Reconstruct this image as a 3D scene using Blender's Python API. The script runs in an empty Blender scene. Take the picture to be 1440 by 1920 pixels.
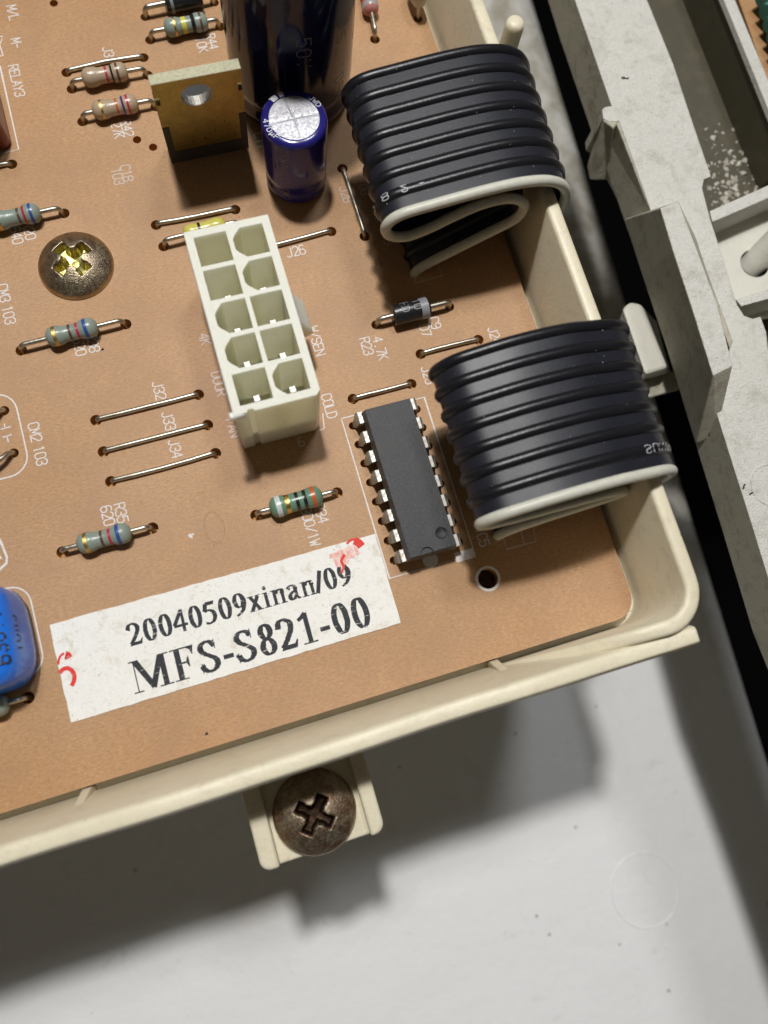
import bpy, bmesh, math, random
from mathutils import Vector, Matrix, geometry
random.seed(7)
R_ = math.radians
S = bpy.context.scene
COL = S.collection
# ------------------------------------------------------------------ camera, world, lamps
# 1 Blender unit = 1 mm.  Board top is z = 0; the lens hangs 92.9 mm above it.
CAMR = Matrix(((0.953602, 0.265868, -0.141271), (-0.287505, 0.943423, -0.16521), (0.089355, 0.198161, 0.976088)))
FPX = 1445.58; CH = 92.9
cd = bpy.data.cameras.new('camera'); cam = bpy.data.objects.new('camera', cd); COL.objects.link(cam)
q = CAMR.to_quaternion(); q.normalize()
cam.matrix_world = Matrix.Translation((0, 0, CH)) @ q.to_matrix().to_4x4()
cd.sensor_fit = 'VERTICAL'; cd.sensor_height = 24; cd.lens = 24 * FPX / 1920
cd.clip_start = 1; cd.clip_end = 2000
cd.dof.use_dof = True; cd.dof.focus_distance = 97; cd.dof.aperture_fstop = cd.lens * 1e-3 / 1.5
S.camera = cam
W = bpy.data.worlds.new('World'); S.world = W; W.use_nodes = True
bg = W.node_tree.nodes['Background']; bg.inputs[0].default_value = (1.0, 0.90, 0.74, 1); bg.inputs[1].default_value = 0.055
def lamp(name, loc, size, power, col, target):
    l = bpy.data.lights.new(name, 'AREA'); l.shape = 'DISK'; l.size = size; l.energy = power; l.color = col
    o = bpy.data.objects.new(name, l); COL.objects.link(o); o.location = loc
    o.rotation_euler = (Vector(target) - Vector(loc)).to_track_quat('-Z', 'Y').to_euler()
lamp('work_lamp', (10, 147, 380), 26, 1.16e6, (1.0, 0.972, 0.93), (10, 0, 0))
lamp('window_side_lamp', (150, 210, 511), 90, 0.66e6, (0.95, 0.98, 1.0), (10, -10, 0))
lamp('ceiling_lamp', (-30, 290, 640), 70, 0.62e6, (0.93, 0.97, 1.0), (10, -10, 0))
S.view_settings.view_transform = 'Standard'; S.view_settings.look = 'None'
S.view_settings.exposure = 0.0; S.view_settings.gamma = 1

def P(px, py, z=0.0):
    """world point at height z seen at photograph coordinate (px, py)"""
    d = CAMR @ Vector((px - 720, -(py - 960), -FPX)); t = (z - CH) / d.z
    return Vector((d.x * t, d.y * t, z))

# ------------------------------------------------------------------ materials
class NT:
    def __init__(s, name):
        s.m = bpy.data.materials.new(name); s.m.use_nodes = True; s.t = s.m.node_tree; s.n = s.t.nodes; s.l = s.t.links
        s.b = s.n['Principled BSDF']; s.tc = s.n.new('ShaderNodeTexCoord')
    def noise(s, scale, detail=4, rough=.6, stretch=None, loc=(0, 0, 0), dist=0):
        mp = s.n.new('ShaderNodeMapping'); s.l.new(s.tc.outputs['Object'], mp.inputs[0])
        mp.inputs['Location'].default_value = loc
        if stretch: mp.inputs['Scale'].default_value = stretch
        t = s.n.new('ShaderNodeTexNoise'); t.inputs['Scale'].default_value = scale; t.inputs['Detail'].default_value = detail
        t.inputs['Roughness'].default_value = rough; t.inputs['Distortion'].default_value = dist
        s.l.new(mp.outputs[0], t.inputs['Vector']); return t.outputs['Fac']
    def vor(s, scale, loc=(0, 0, 0), stretch=None):
        mp = s.n.new('ShaderNodeMapping'); s.l.new(s.tc.outputs['Object'], mp.inputs[0]); mp.inputs['Location'].default_value = loc
        if stretch: mp.inputs['Scale'].default_value = stretch
        t = s.n.new('ShaderNodeTexVoronoi'); t.inputs['Scale'].default_value = scale
        s.l.new(mp.outputs[0], t.inputs['Vector']); return t.outputs['Distance']
    def ramp(s, fac, stops):
        r = s.n.new('ShaderNodeValToRGB'); s.l.new(fac, r.inputs[0]); e = r.color_ramp.elements
        while len(e) < len(stops): e.new(.5)
        for k, (p, c) in enumerate(stops):
            e[k].position = p; e[k].color = (c, c, c, 1) if isinstance(c, (int, float)) else (*c, 1)
        return r.outputs[0]
    def mix(s, fac, a, b, mode='MIX'):
        m = s.n.new('ShaderNodeMix'); m.data_type = 'RGBA'; m.blend_type = mode
        for i, v in ((0, fac), (6, a), (7, b)):
            if isinstance(v, (int, float)): m.inputs[i].default_value = v if i == 0 else (v, v, v, 1)
            elif isinstance(v, tuple): m.inputs[i].default_value = (*v, 1)
            else: s.l.new(v, m.inputs[i])
        return m.outputs[2]
    def math(s, op, a, b):
        m = s.n.new('ShaderNodeMath'); m.operation = op
        for i, v in ((0, a), (1, b)):
            if isinstance(v, (int, float)): m.inputs[i].default_value = v
            else: s.l.new(v, m.inputs[i])
        return m.outputs[0]
    def col(s, v):
        if isinstance(v, tuple): s.b.inputs['Base Color'].default_value = (*v, 1)
        else: s.l.new(v, s.b.inputs['Base Color'])
    def rough(s, v):
        if isinstance(v, (int, float)): s.b.inputs['Roughness'].default_value = v
        else: s.l.new(v, s.b.inputs['Roughness'])
    def bump(s, h, dist, strength=1.0, bevel=0):
        b = s.n.new('ShaderNodeBump'); b.inputs['Distance'].default_value = dist; b.inputs['Strength'].default_value = strength
        s.l.new(h, b.inputs['Height'])
        if bevel:
            v = s.n.new('ShaderNodeBevel'); v.samples = 4; v.inputs[0].default_value = bevel; s.l.new(v.outputs[0], b.inputs['Normal'])
        s.l.new(b.outputs[0], s.b.inputs['Normal'])
    def sss(s, w, rad, scale=1):
        s.b.inputs['Subsurface Weight'].default_value = w; s.b.inputs['Subsurface Radius'].default_value = rad
        s.b.inputs['Subsurface Scale'].default_value = scale

def simple(name, c, rough=.5, metal=0, var=.12, scale=3, bump=0, bscale=12, bevel=0, spec=None):
    t = NT(name); n = t.noise(scale, 5)
    t.col(t.mix(n, tuple(x * (1 - var) for x in c), tuple(min(1, x * (1 + var)) for x in c)))
    t.rough(rough); t.b.inputs['Metallic'].default_value = metal
    if spec is not None: t.b.inputs['Specular IOR Level'].default_value = spec
    if bump: t.bump(t.noise(bscale, 4), bump, 1, bevel)
    return t.m
def board_mat():
    t = NT('phenolic_board')
    big = t.noise(.045, 4, .55); fib = t.noise(1.7, 7, .8, (1, 2.4, 1)); fine = t.noise(4.5, 4, .85)
    c = t.mix(t.ramp(big, [(.3, 0), (.7, 1)]), (.425, .230, .090), (.475, .280, .140))
    c = t.mix(t.ramp(fib, [(.36, 0), (.64, 1)]), t.mix(1.0, c, (.76, .70, .62), 'MULTIPLY'), t.mix(1.0, c, (1.22, 1.22, 1.22), 'MULTIPLY'))
    c = t.mix(t.ramp(fine, [(.56, 0), (.72, .5)]), c, (.72, .54, .38))
    c = t.mix(t.ramp(t.noise(.35, 3, .5), [(.62, 0), (.75, .18)]), c, (.36, .19, .09))
    c = t.mix(t.ramp(t.noise(.12, 7, .65, None, (31, 3, 0), .6), [(.42, 0), (.66, .5)]), c, (.36, .20, .10))
    c = t.mix(t.ramp(t.noise(.5, 7, .7, (1, 2.2, 1), (7, 3, 0), .3), [(.62, 0), (.74, .22)]), c, (.66, .47, .32))
    c = t.mix(t.ramp(t.vor(.35, (3, 9, 0)), [(.02, .8), (.04, 0)]), c, (.10, .06, .03))
    t.col(c); t.rough(t.ramp(fib, [(.2, .40), (.8, .56)])); t.bump(t.noise(5, 5, .7, (1, 2, 1)), .05)
    t.b.inputs['Specular IOR Level'].default_value = .6
    t.sss(.14, (1.0, .38, .10), .7)
    return t.m
def tray_mat():
    t = NT('cream_plastic'); n = t.noise(.25, 4)
    c = t.mix(n, (.70, .63, .455), (.77, .71, .55))
    c = t.mix(t.ramp(t.noise(2.3, 6, .7), [(.58, 0), (.72, .35)]), c, (.40, .34, .22))
    c = t.mix(t.ramp(t.noise(.35, 8, .75, None, (7, 2, 0), .8), [(.52, 0), (.68, .38)]), c, (.45, .39, .27))
    c = t.mix(t.ramp(t.vor(.55, (3, 1, 0)), [(.035, .8), (.06, 0)]), c, (.10, .07, .04))
    t.col(c); t.rough(.38); t.bump(t.noise(2.2, 5), .05, 1, .35); t.sss(.25, (1, .7, .35), 1.2)
    return t.m
def rough_mat(name, c0, c1, grime, rough=.55, bump=.25, bscale=1.1):
    t = NT(name); n = t.noise(.6, 6, .65)
    c = t.mix(n, c0, c1)
    g = t.ramp(t.noise(.33, 8, .72, None, (5, 2, 1), .4), [(.50, 0), (.72, grime)])
    c = t.mix(g, c, (.20, .165, .11))
    c = t.mix(t.ramp(t.noise(.16, 5, .7, None, (15, 21, 1), .3), [(.60, 0), (.70, grime * .7)]), c, (.26, .19, .10))
    c = t.mix(t.ramp(t.noise(3.5, 5, .8, None, (9, 9, 9)), [(.60, 0), (.70, .5 if rough < .4 else .5)]), c, (.30, .27, .20))
    c = t.mix(t.ramp(t.vor(.8, (1, 7, 0)), [(.03, .85), (.08, 0)]), c, (.07, .05, .035))
    t.col(c); t.rough(rough); t.bump(t.math('ADD', t.noise(bscale, 5, .6), t.noise(bscale * 4, 3, .6)), bump, 1, .25)
    t.b.inputs['Specular IOR Level'].default_value = .6
    return t.m
def floor_mat():
    t = NT('white_enamel'); n = t.noise(.03, 4)
    c = t.mix(n, (.86, .865, .87), (.92, .925, .935))
    c = t.mix(t.ramp(t.vor(.16, (2, 5, 0)), [(.03, .75), (.055, 0)]), c, (.16, .13, .09))
    c = t.mix(t.ramp(t.vor(.33, (8, 5, 0)), [(.025, .6), (.045, 0)]), c, (.22, .19, .15))
    c = t.mix(t.ramp(t.noise(.13, 7, .75, None, (4, 4, 0), .6), [(.60, 0), (.74, .30)]), c, (.40, .36, .29))
    c = t.mix(t.ramp(t.noise(1.2, 4, .8, (1, .16, 1), (4, 4, 0)), [(.66, 0), (.72, .25)]), c, (.75, .75, .75))
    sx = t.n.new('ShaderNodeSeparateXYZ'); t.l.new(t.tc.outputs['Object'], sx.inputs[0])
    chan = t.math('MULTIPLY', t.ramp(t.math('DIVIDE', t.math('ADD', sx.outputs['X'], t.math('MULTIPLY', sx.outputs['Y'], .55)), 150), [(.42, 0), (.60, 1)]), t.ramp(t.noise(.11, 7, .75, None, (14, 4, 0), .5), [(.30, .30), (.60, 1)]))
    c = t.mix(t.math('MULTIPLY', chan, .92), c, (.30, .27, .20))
    c = t.mix(t.ramp(t.noise(.5, 6, .8, (.25, 1.4, 1), (24, 4, 0), 1.2), [(.66, 0), (.74, .35)]), c, (.50, .47, .42))
    t.col(c); t.rough(t.ramp(t.noise(.1, 4), [(.3, .22), (.7, .38)])); t.bump(t.noise(.12, 4), .35)
    return t.m
def paper_mat():
    t = NT('worn_paper')
    c = t.mix(t.noise(.6, 5), (.78, .76, .71), (.86, .85, .82))
    c = t.mix(t.ramp(t.noise(.55, 6, .7, None, (3, 8, 0), .5), [(.54, 0), (.68, .55)]), c, (.55, .49, .34))
    c = t.mix(t.ramp(t.noise(1.9, 6, .75, None, (13, 8, 0), .8), [(.60, 0), (.66, .75)]), c, (.42, .37, .26))
    c = t.mix(t.ramp(t.noise(3.3, 5, .8, (1, 1, 1), (23, 8, 0)), [(.59, 0), (.68, .55)]), c, (.42, .41, .39))
    c = t.mix(t.ramp(t.vor(1.3, (3, 1, 0)), [(.035, .8), (.07, 0)]), c, (.15, .13, .10))
    t.col(c); t.rough(.6); t.bump(t.noise(2.5, 5, .7), .06)
    return t.m
def ink_mat(name, c, under, thr=(.60, .65), stretch=(.35, 2.6, 1), scale=1.4):
    t = NT(name)
    a = t.ramp(t.noise(scale, 5, .75, stretch, (2, 3, 0), .4), [(thr[0], 0), (thr[1], 1)])
    t.col(t.mix(a, c, under)); t.rough(.6); t.b.inputs['Specular IOR Level'].default_value = .25; return t.m
def metal(name, c, rough=.28, var=.25, scale=2, dirt=None, bump=.02):
    t = NT(name); cc = t.mix(t.noise(scale, 6, .7), tuple(x * (1 - var) for x in c), tuple(min(1, x * (1 + var)) for x in c))
    if dirt: cc = t.mix(t.ramp(t.noise(.55, 8, .8, None, (4, 4, 4), .6), [(.42, 0), (.62, dirt[1])]), cc, dirt[0])
    t.col(cc); t.b.inputs['Metallic'].default_value = 1
    t.rough(t.ramp(t.noise(3, 5), [(.3, rough * .8), (.7, rough * 1.6)]))
    t.bump(t.noise(6, 4), bump); return t.m
M = {}
M['board'] = board_mat(); M['tray'] = tray_mat(); M['floor'] = floor_mat(); M['paper'] = paper_mat()
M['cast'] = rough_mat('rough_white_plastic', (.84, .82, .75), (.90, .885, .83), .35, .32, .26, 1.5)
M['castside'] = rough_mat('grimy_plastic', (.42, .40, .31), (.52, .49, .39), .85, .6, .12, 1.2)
M['pocket'] = rough_mat('painted_pocket_shade', (.060, .052, .030), (.075, .066, .038), .2, .5, .03, 1)  # casing plastic with the pocket's shade put into its colour
M['black'] = simple('painted_darkness', (.003, .003, .003), .9, spec=0)  # near-black colour in place of unlit depth
M['hole'] = simple('drilled_hole_wall', (.50, .24, .06), .6)
M['silk'] = ink_mat('screen_print_white', (.72, .68, .66), (.55, .42, .33), (.50, .75), (1, 1, 1), 2.2)
M['silkfaint'] = simple('worn_screen_print', (.56, .45, .39), .5, 0, .1)
M['ink'] = ink_mat('black_print', (.028, .030, .036), (.66, .64, .60), (.60, .645))
M['red'] = ink_mat('red_marker', (.70, .045, .035), (.80, .40, .35), (.55, .75), (1, 1, 1), 1.5)
M['pink'] = ink_mat('pink_marker_smear', (.80, .30, .27), (.80, .72, .66), (.40, .62), (1, .5, 1), 1.8)
M['wiremetal'] = metal('tinned_wire', (.56, .53, .46), .33, .15, 1, ((.30, .25, .18), .45), .004)
M['pinmetal'] = metal('bright_pin', (.55, .54, .50), .5)
M['leg'] = metal('tinned_leg', (.50, .48, .44), .46, .2, 3, ((.24, .21, .16), .6), .01)
M['screw'] = metal('aged_zinc', (.54, .45, .31), .30, .35, .8, ((.20, .14, .11), .8), .06)
M['screw_yellow'] = metal('yellow_zinc', (.60, .54, .20), .30, .25, .6, ((.25, .2, .06), .5), .01)
M['screw2'] = metal('rusty_zinc', (.46, .40, .30), .42, .5, .35, ((.26, .12, .06), .9), .08)
M['recess2'] = metal('dark_recess', (.05, .03, .02), .5, .3, 2)
M['alu'] = metal('aluminium_top', (.50, .50, .53), .5, .22, 7, None, .03)
M['blueslv'] = simple('dark_blue_sleeve', (.018, .016, .16), .16, 0, .15, 2)
M['bigslv'] = simple('navy_sleeve', (.007, .010, .048), .13, 0, .2, 1)
M['white'] = simple('white_print', (.70, .70, .74), .4)
M['silver_print'] = simple('grey_print', (.16, .15, .17), .4)
M['tab'] = metal('bronze_tab', (.36, .27, .10), .30, .22, .25, ((.22, .17, .07), .5), .006)
M['tabtop'] = metal('brass_painted_glint', (.92, .84, .55), .46, .35, 2.5, None, .30)  # brass colour brightened to carry the lamp's reflection on the top edge
M['tabtop'].node_tree.nodes['Principled BSDF'].inputs['Metallic'].default_value = .45
M['blackpl'] = simple('black_epoxy', (.012, .012, .013), .5, 0, .2, 3, .02, 14)
t = NT('ic_epoxy'); cc = t.mix(t.noise(5, 6, .8), (.013, .0135, .016), (.042, .043, .048))
cc = t.mix(t.ramp(t.noise(.9, 7, .8, (1, .35, 1), (3, 1, 0), .9), [(.52, 0), (.66, .6)]), cc, (.050, .044, .032))
cc = t.mix(t.ramp(t.noise(2.6, 4, .8, None, (8, 1, 0)), [(.58, 0), (.66, .6)]), cc, (.085, .085, .085))
t.col(cc); t.rough(.42); t.bump(t.noise(4, 5, .8), .06, 1, .1); t.b.inputs['Specular IOR Level'].default_value = .4; M['ic'] = t.m
M['icmark_'] = ink_mat('worn_ic_marking', (.026, .022, .015), (.016, .0165, .019), (.40, .60), (1, 1, 1), 3)
t = NT('nylon'); t.col(t.mix(t.noise(.8, 4), (.84, .82, .62), (.90, .885, .70))); t.rough(.34)
t.bump(t.noise(4, 4, .6, (1, 1, .25)), .035, 1, .12); t.sss(.85, (1, .88, .6), 4.5); M['nylon'] = t.m
t = NT('nylon_face'); t.col(t.mix(t.noise(1.5, 6, .7, (3, .6, 1)), (.66, .655, .56), (.84, .835, .74))); t.rough(.36)
t.bump(t.noise(2.5, 6, .75, (2.5, .5, 1)), .09); M['nylonface'] = t.m
def cable_mat(name, c, rough):
    t = NT(name); cc = t.mix(t.noise(1.5, 5), tuple(x * .8 for x in c), tuple(x * 1.2 for x in c))
    cc = t.mix(t.ramp(t.noise(.9, 8, .8, None, (3, 3, 3), .5), [(.63, 0), (.76, .35)]), cc, (.20, .18, .15))
    t.col(cc); t.rough(rough); t.bump(t.noise(7, 3, .6), .018); t.b.inputs['Specular IOR Level'].default_value = .42; return t.m
M['cable'] = cable_mat('black_pvc', (.010, .010, .013), .30)
M['web'] = cable_mat('black_pvc_web', (.014, .015, .022), .40)
M['wcable'] = cable_mat('white_pvc', (.58, .57, .49), .38)
M['dust'] = simple('pale_dust', (.45, .42, .36), .8, 0, .6, 1.1)
M['lint'] = simple('dark_lint', (.03, .025, .02), .8)
M['res_bg'] = simple('grey_green_lacquer', (.235, .285, .245), .27, 0, .12, 1.5, .03, 4)
M['res_gr'] = simple('green_lacquer', (.13, .235, .155), .25, 0, .12, 1.5, .03, 4)
M['res_tan'] = simple('tan_lacquer', (.42, .32, .22), .25, 0, .12, 1.5, .03, 4)
M['res_yel'] = simple('yellow_lacquer', (.55, .50, .10), .25)
M['res_pk'] = simple('rose_lacquer', (.50, .17, .14), .25)
for n, c in dict(brown=(.11, .05, .035), b_red=(.42, .03, .055), b_blue=(.03, .075, .28), b_black=(.015, .012, .016), b_orange=(.50, .10, .03),
                 b_violet=(.09, .03, .16), b_white=(.55, .58, .58), b_yellow=(.62, .56, .08), b_grey=(.33, .31, .31)).items():
    M[n] = simple('band_' + n.replace('b_', ''), c, .3)
M['b_gold'] = metal('band_gold', (.62, .42, .13), .35)
M['diode'] = simple('diode_epoxy', (.016, .016, .018), .28, 0, .2, 3, .02, 8)
M['dband'] = simple('diode_band', (.26, .26, .28), .35)
M['blue'] = simple('blue_dip_coating', (.02, .17, .74), .14, 0, .15, .4, .10, .8)
M['relay'] = simple('dark_red_case', (.20, .035, .02), .3)
M['stain'] = ink_mat('flux_ring', (.36, .20, .08), (.45, .26, .14), (.4, .6), (1, 1, 1), 2)
M['greencoil'] = simple('green_sleeve', (.10, .26, .21), .4)
M['lgt'] = rough_mat('pale_boss_plastic', (.62, .60, .52), (.70, .68, .60), .12, .45, .05, 2)

# ------------------------------------------------------------------ mesh helpers
class MB:
    def __init__(s): s.v = []; s.f = []; s.m = []; s.mats = []
    def mi(s, mat):
        if mat not in s.mats: s.mats.append(mat)
        return s.mats.index(mat)
    def add(s, vs, fs, mat):
        o = len(s.v); s.v += [tuple(v) for v in vs]; k = s.mi(mat)
        for f in fs: s.f.append(tuple(i + o for i in f)); s.m.append(k)
    def box(s, x0, x1, y0, y1, z0, z1, mat):
        s.add([(x, y, z) for z in (z0, z1) for x, y in ((x0, y0), (x1, y0), (x1, y1), (x0, y1))],
              [(3, 2, 1, 0), (4, 5, 6, 7), (0, 1, 5, 4), (1, 2, 6, 5), (2, 3, 7, 6), (3, 0, 4, 7)], mat)
    def loft(s, rings, mat, cap=True, closed=True):
        n = len(rings[0]); vs = [p for r in rings for p in r]; fs = []
        for i in range(len(rings) - 1):
            for j in range(n if closed else n - 1):
                k = (j + 1) % n; fs.append((i * n + j, i * n + k, (i + 1) * n + k, (i + 1) * n + j))
        if cap: fs.append(tuple(range(n - 1, -1, -1))); fs.append(tuple((len(rings) - 1) * n + j for j in range(n)))
        s.add(vs, fs, mat)
    def prism(s, poly, z0, z1, mat): s.loft([[(x, y, z0) for x, y in poly], [(x, y, z1) for x, y in poly]], mat)
    def tube(s, pts, r, mat, n=10):
        pts = [Vector(p) for p in pts]; rings = []; prev = None
        for i, p in enumerate(pts):
            d = (pts[min(i + 1, len(pts) - 1)] - pts[max(i - 1, 0)]).normalized()
            a = prev - d * prev.dot(d) if prev else (Vector((0, 0, 1)) if abs(d.z) < .9 else Vector((1, 0, 0))).cross(d)
            a.normalize(); prev = a; b = d.cross(a)
            rr = r[i] if isinstance(r, (list, tuple)) else r
            rings.append([p + (a * math.cos(t) + b * math.sin(t)) * rr for t in [2 * math.pi * k / n for k in range(n)]])
        s.loft(rings, mat)
    def lathe(s, prof, mat, n=32, axis='Z', c=(0, 0, 0), cap=True):
        rings = []
        for r, h in prof:
            ring = []
            for k in range(n):
                t = 2 * math.pi * k / n; a, b = r * math.cos(t), r * math.sin(t)
                ring.append((c[0] + a, c[1] + b, c[2] + h) if axis == 'Z' else (c[0] + h, c[1] + a, c[2] + b))
            rings.append(ring)
        s.loft(rings, mat, cap)
    def plate(s, outer, holes, z0, z1, mat, wall=None, bottom=False, outerwall=True):
        pts = [Vector(p) for p in outer]; loops = [list(range(len(outer)))]
        for h in holes:
            loops.append(list(range(len(pts), len(pts) + len(h)))); pts += [Vector(p) for p in h]
        edges = [(l[i], l[(i + 1) % len(l)]) for l in loops for i in range(len(l))]
        vo, eo, fo, *_ = geometry.delaunay_2d_cdt(pts, edges, [], 0, 1e-5)
        def inside(x, y, poly):
            c = False; j = len(poly) - 1
            for i in range(len(poly)):
                xi, yi = poly[i][:2]; xj, yj = poly[j][:2]
                if (yi > y) != (yj > y) and x < (xj - xi) * (y - yi) / (yj - yi) + xi: c = not c
                j = i
            return c
        bb = [(min(p[0] for p in h), max(p[0] for p in h), min(p[1] for p in h), max(p[1] for p in h)) for h in holes]
        keep = []
        for f in fo:
            cx = sum(vo[i].x for i in f) / len(f); cy = sum(vo[i].y for i in f) / len(f)
            if not inside(cx, cy, outer): continue
            if any(b[0] < cx < b[1] and b[2] < cy < b[3] and inside(cx, cy, h) for h, b in zip(holes, bb)): continue
            keep.append(f)
        up = []
        for f in keep:
            a, b, c = (vo[i] for i in f[:3]); ar = (b.x - a.x) * (c.y - a.y) - (b.y - a.y) * (c.x - a.x)
            up.append(tuple(f) if ar > 0 else tuple(reversed(f)))
        s.add([(v.x, v.y, z1) for v in vo], up, mat)
        if bottom: s.add([(v.x, v.y, z0) for v in vo], [tuple(reversed(f)) for f in up], mat)
        for li, l in enumerate([outer] + list(holes)):
            if li == 0 and not outerwall: continue
            n = len(l); area = sum(l[i][0] * l[(i + 1) % n][1] - l[(i + 1) % n][0] * l[i][1] for i in range(n))
            l2 = list(l) if (area > 0) == (li == 0) else list(reversed(l))
            s.add([(p[0], p[1], z) for z in (z0, z1) for p in l2], [(i, (i + 1) % n, n + (i + 1) % n, n + i) for i in range(n)], wall if (wall and li) else mat)
    def obj(s, name, parent=None, smooth=False, bevel=0, xf=None):
        me = bpy.data.meshes.new(name); v = s.v if xf is None else [tuple(xf(Vector(p))) for p in s.v]
        me.from_pydata(v, [], s.f); me.update()
        for m in s.mats: me.materials.append(M[m] if isinstance(m, str) else m)
        me.polygons.foreach_set('material_index', s.m)
        if smooth:
            me.polygons.foreach_set('use_smooth', [True] * len(me.polygons)); me.set_sharp_from_angle(angle=R_(smooth if smooth > 1 else 40))
        o = bpy.data.objects.new(name, me); COL.objects.link(o)
        if parent: o.parent = parent
        if bevel:
            b = o.modifiers.new('bevel', 'BEVEL'); b.width = bevel; b.segments = 2; b.limit_method = 'ANGLE'
        return o
def tag(o, label=None, cat=None, group=None, kind=None):
    for k, v in (('label', label), ('category', cat), ('group', group), ('kind', kind)):
        if v: o[k] = v
    return o
def thing(name, label, cat, loc=(0, 0, 0), rz=0, group=None):
    o = bpy.data.objects.new(name, None); COL.objects.link(o); o.empty_display_size = 2
    o.location = loc; o.rotation_euler = (0, 0, rz); return tag(o, label, cat, group)
def copy_tree(o, parent=None):
    c = o.copy(); COL.objects.link(c)
    if parent: c.parent = parent
    for ch in list(o.children): copy_tree(ch, c)
    return c
def circ(cx, cy, r, n=16, a0=0): return [(cx + r * math.cos(a0 + 2 * math.pi * k / n), cy + r * math.sin(a0 + 2 * math.pi * k / n)) for k in range(n)]
def spline(pts, step=6):
    pts = [Vector(p) for p in pts]; out = []
    for i in range(len(pts) - 1):
        p0 = pts[max(i - 1, 0)]; p1 = pts[i]; p2 = pts[i + 1]; p3 = pts[min(i + 2, len(pts) - 1)]
        for k in range(step):
            u = k / step; out.append(.5 * ((2 * p1) + (p2 - p0) * u + (2 * p0 - 5 * p1 + 4 * p2 - p3) * u * u + (3 * p1 - p0 - 3 * p2 + p3) * u ** 3))
    out.append(pts[-1]); return out

# ------------------------------------------------------------------ lettering (flat print built as thin ribbons)
SF = {'A': ['0,0 2,6 4,0', '.7,2 3.3,2'], 'C': ['4,5 3,6 1,6 0,5 0,1 1,0 3,0 4,1'], 'D': ['0,0 0,6 2.5,6 4,4.5 4,1.5 2.5,0 0,0'],
      'E': ['4,0 0,0 0,6 4,6', '0,3 3,3'], 'F': ['0,0 0,6 4,6', '0,3 3,3'], 'G': ['4,5 3,6 1,6 0,5 0,1 1,0 3,0 4,1 4,2.8 2.4,2.8'], 'H': ['0,0 0,6', '4,0 4,6', '0,3 4,3'],
      'I': ['2,0 2,6'], 'J': ['3.5,6 3.5,1 2.5,0 1,0 0,1'], 'K': ['0,0 0,6', '4,6 0,2.6', '1.2,3.6 4,0'], 'L': ['0,6 0,0 4,0'],
      'M': ['0,0 0,6 2,1.6 4,6 4,0'], 'N': ['0,0 0,6 4,0 4,6'], 'O': ['1,0 0,1 0,5 1,6 3,6 4,5 4,1 3,0 1,0'], 'R': ['0,0 0,6 3,6 4,5 4,4 3,3 0,3', '2,3 4,0'],
      'S': ['4,5 3,6 1,6 0,5 0,4 1,3.2 3,2.8 4,2 4,1 3,0 1,0 0,1'], 'U': ['0,6 0,1 1,0 3,0 4,1 4,6'], 'V': ['0,6 2,0 4,6'], 'W': ['0,6 1,0 2,4 3,0 4,6'], 'Y': ['0,6 2,3 4,6', '2,3 2,0'],
      '/': ['0,0 4,6'], '-': ['.5,3 3.5,3'], '.': ['1.8,0 2.2,0 2.2,.5'], ' ': [], '(': ['3,6 2,4.5 2,1.5 3,0'], ')': ['1,6 2,4.5 2,1.5 1,0'],
      'u': ['.5,4 .5,-1.5', '.5,1 1.5,0 3,.6 3.5,4', '3,.6 4,0'], 'n': ['.5,0 .5,4', '.5,3 2,4 3.3,3.2 3.5,0'],
      '0': ['1,0 0,1 0,5 1,6 3,6 4,5 4,1 3,0 1,0'], '1': ['1,5 2,6 2,0'], '2': ['0,5 1,6 3,6 4,5 4,3.8 0,0 4,0'], '3': ['0,5 1,6 3,6 4,5 4,4 3,3 4,2 4,1 3,0 1,0 0,1', '3,3 1.6,3'],
      '4': ['3,0 3,6 0,2 4,2'], '5': ['4,6 .4,6 0,3.2 1.2,3.8 3,3.8 4,2.8 4,1 3,0 1,0 0,1'], '6': ['3.6,5.6 2.6,6 1,6 0,4.5 0,1 1,0 3,0 4,1 4,2.4 3,3.3 1,3.3 0,2.4'],
      '7': ['0,6 4,6 1.6,0'], '8': ['1,3.1 0,4 0,5 1,6 3,6 4,5 4,4 3,3.1 1,3.1 0,2.2 0,1 1,0 3,0 4,1 4,2.2 3,3.1'], '9': ['.4,.4 1.4,0 3,0 4,1.5 4,5 3,6 1,6 0,5 0,3.7 1,2.8 3,2.8 4,3.6']}
def ribbon(mb, pts, hw, mapf, mat, layer=0, closed=False, pen=None):
    """2D polyline -> strip of quads; pen=(hx,hy) gives the stroke contrast of serif type"""
    n = len(pts); L = []; Rr = []
    for i in range(n):
        a = pts[(i - 1) % n] if (i > 0 or closed) else pts[i]; b = pts[(i + 1) % n] if (i < n - 1 or closed) else pts[i]
        dx, dy = b[0] - a[0], b[1] - a[1]; l = math.hypot(dx, dy) or 1; nx, ny = -dy / l, dx / l
        k = 1.0
        if not pen and 0 < i < n - 1:
            d1 = Vector((pts[i][0] - a[0], pts[i][1] - a[1])).normalized(); k = 1 / max(.5, abs(d1.x * -ny + d1.y * nx) if False else abs(nx * -d1.y + ny * d1.x))
        w = math.hypot(nx * pen[0], ny * pen[1]) if pen else hw * min(k, 1.6)
        L.append((pts[i][0] + nx * w, pts[i][1] + ny * w)); Rr.append((pts[i][0] - nx * w, pts[i][1] - ny * w))
    vs = [mapf(x, y, layer) for x, y in L] + [mapf(x, y, layer) for x, y in Rr]
    fs = [(n + i, n + (i + 1) % n, (i + 1) % n, i) for i in range(n if closed else n - 1)]
    mb.add(vs, fs, mat)
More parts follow.
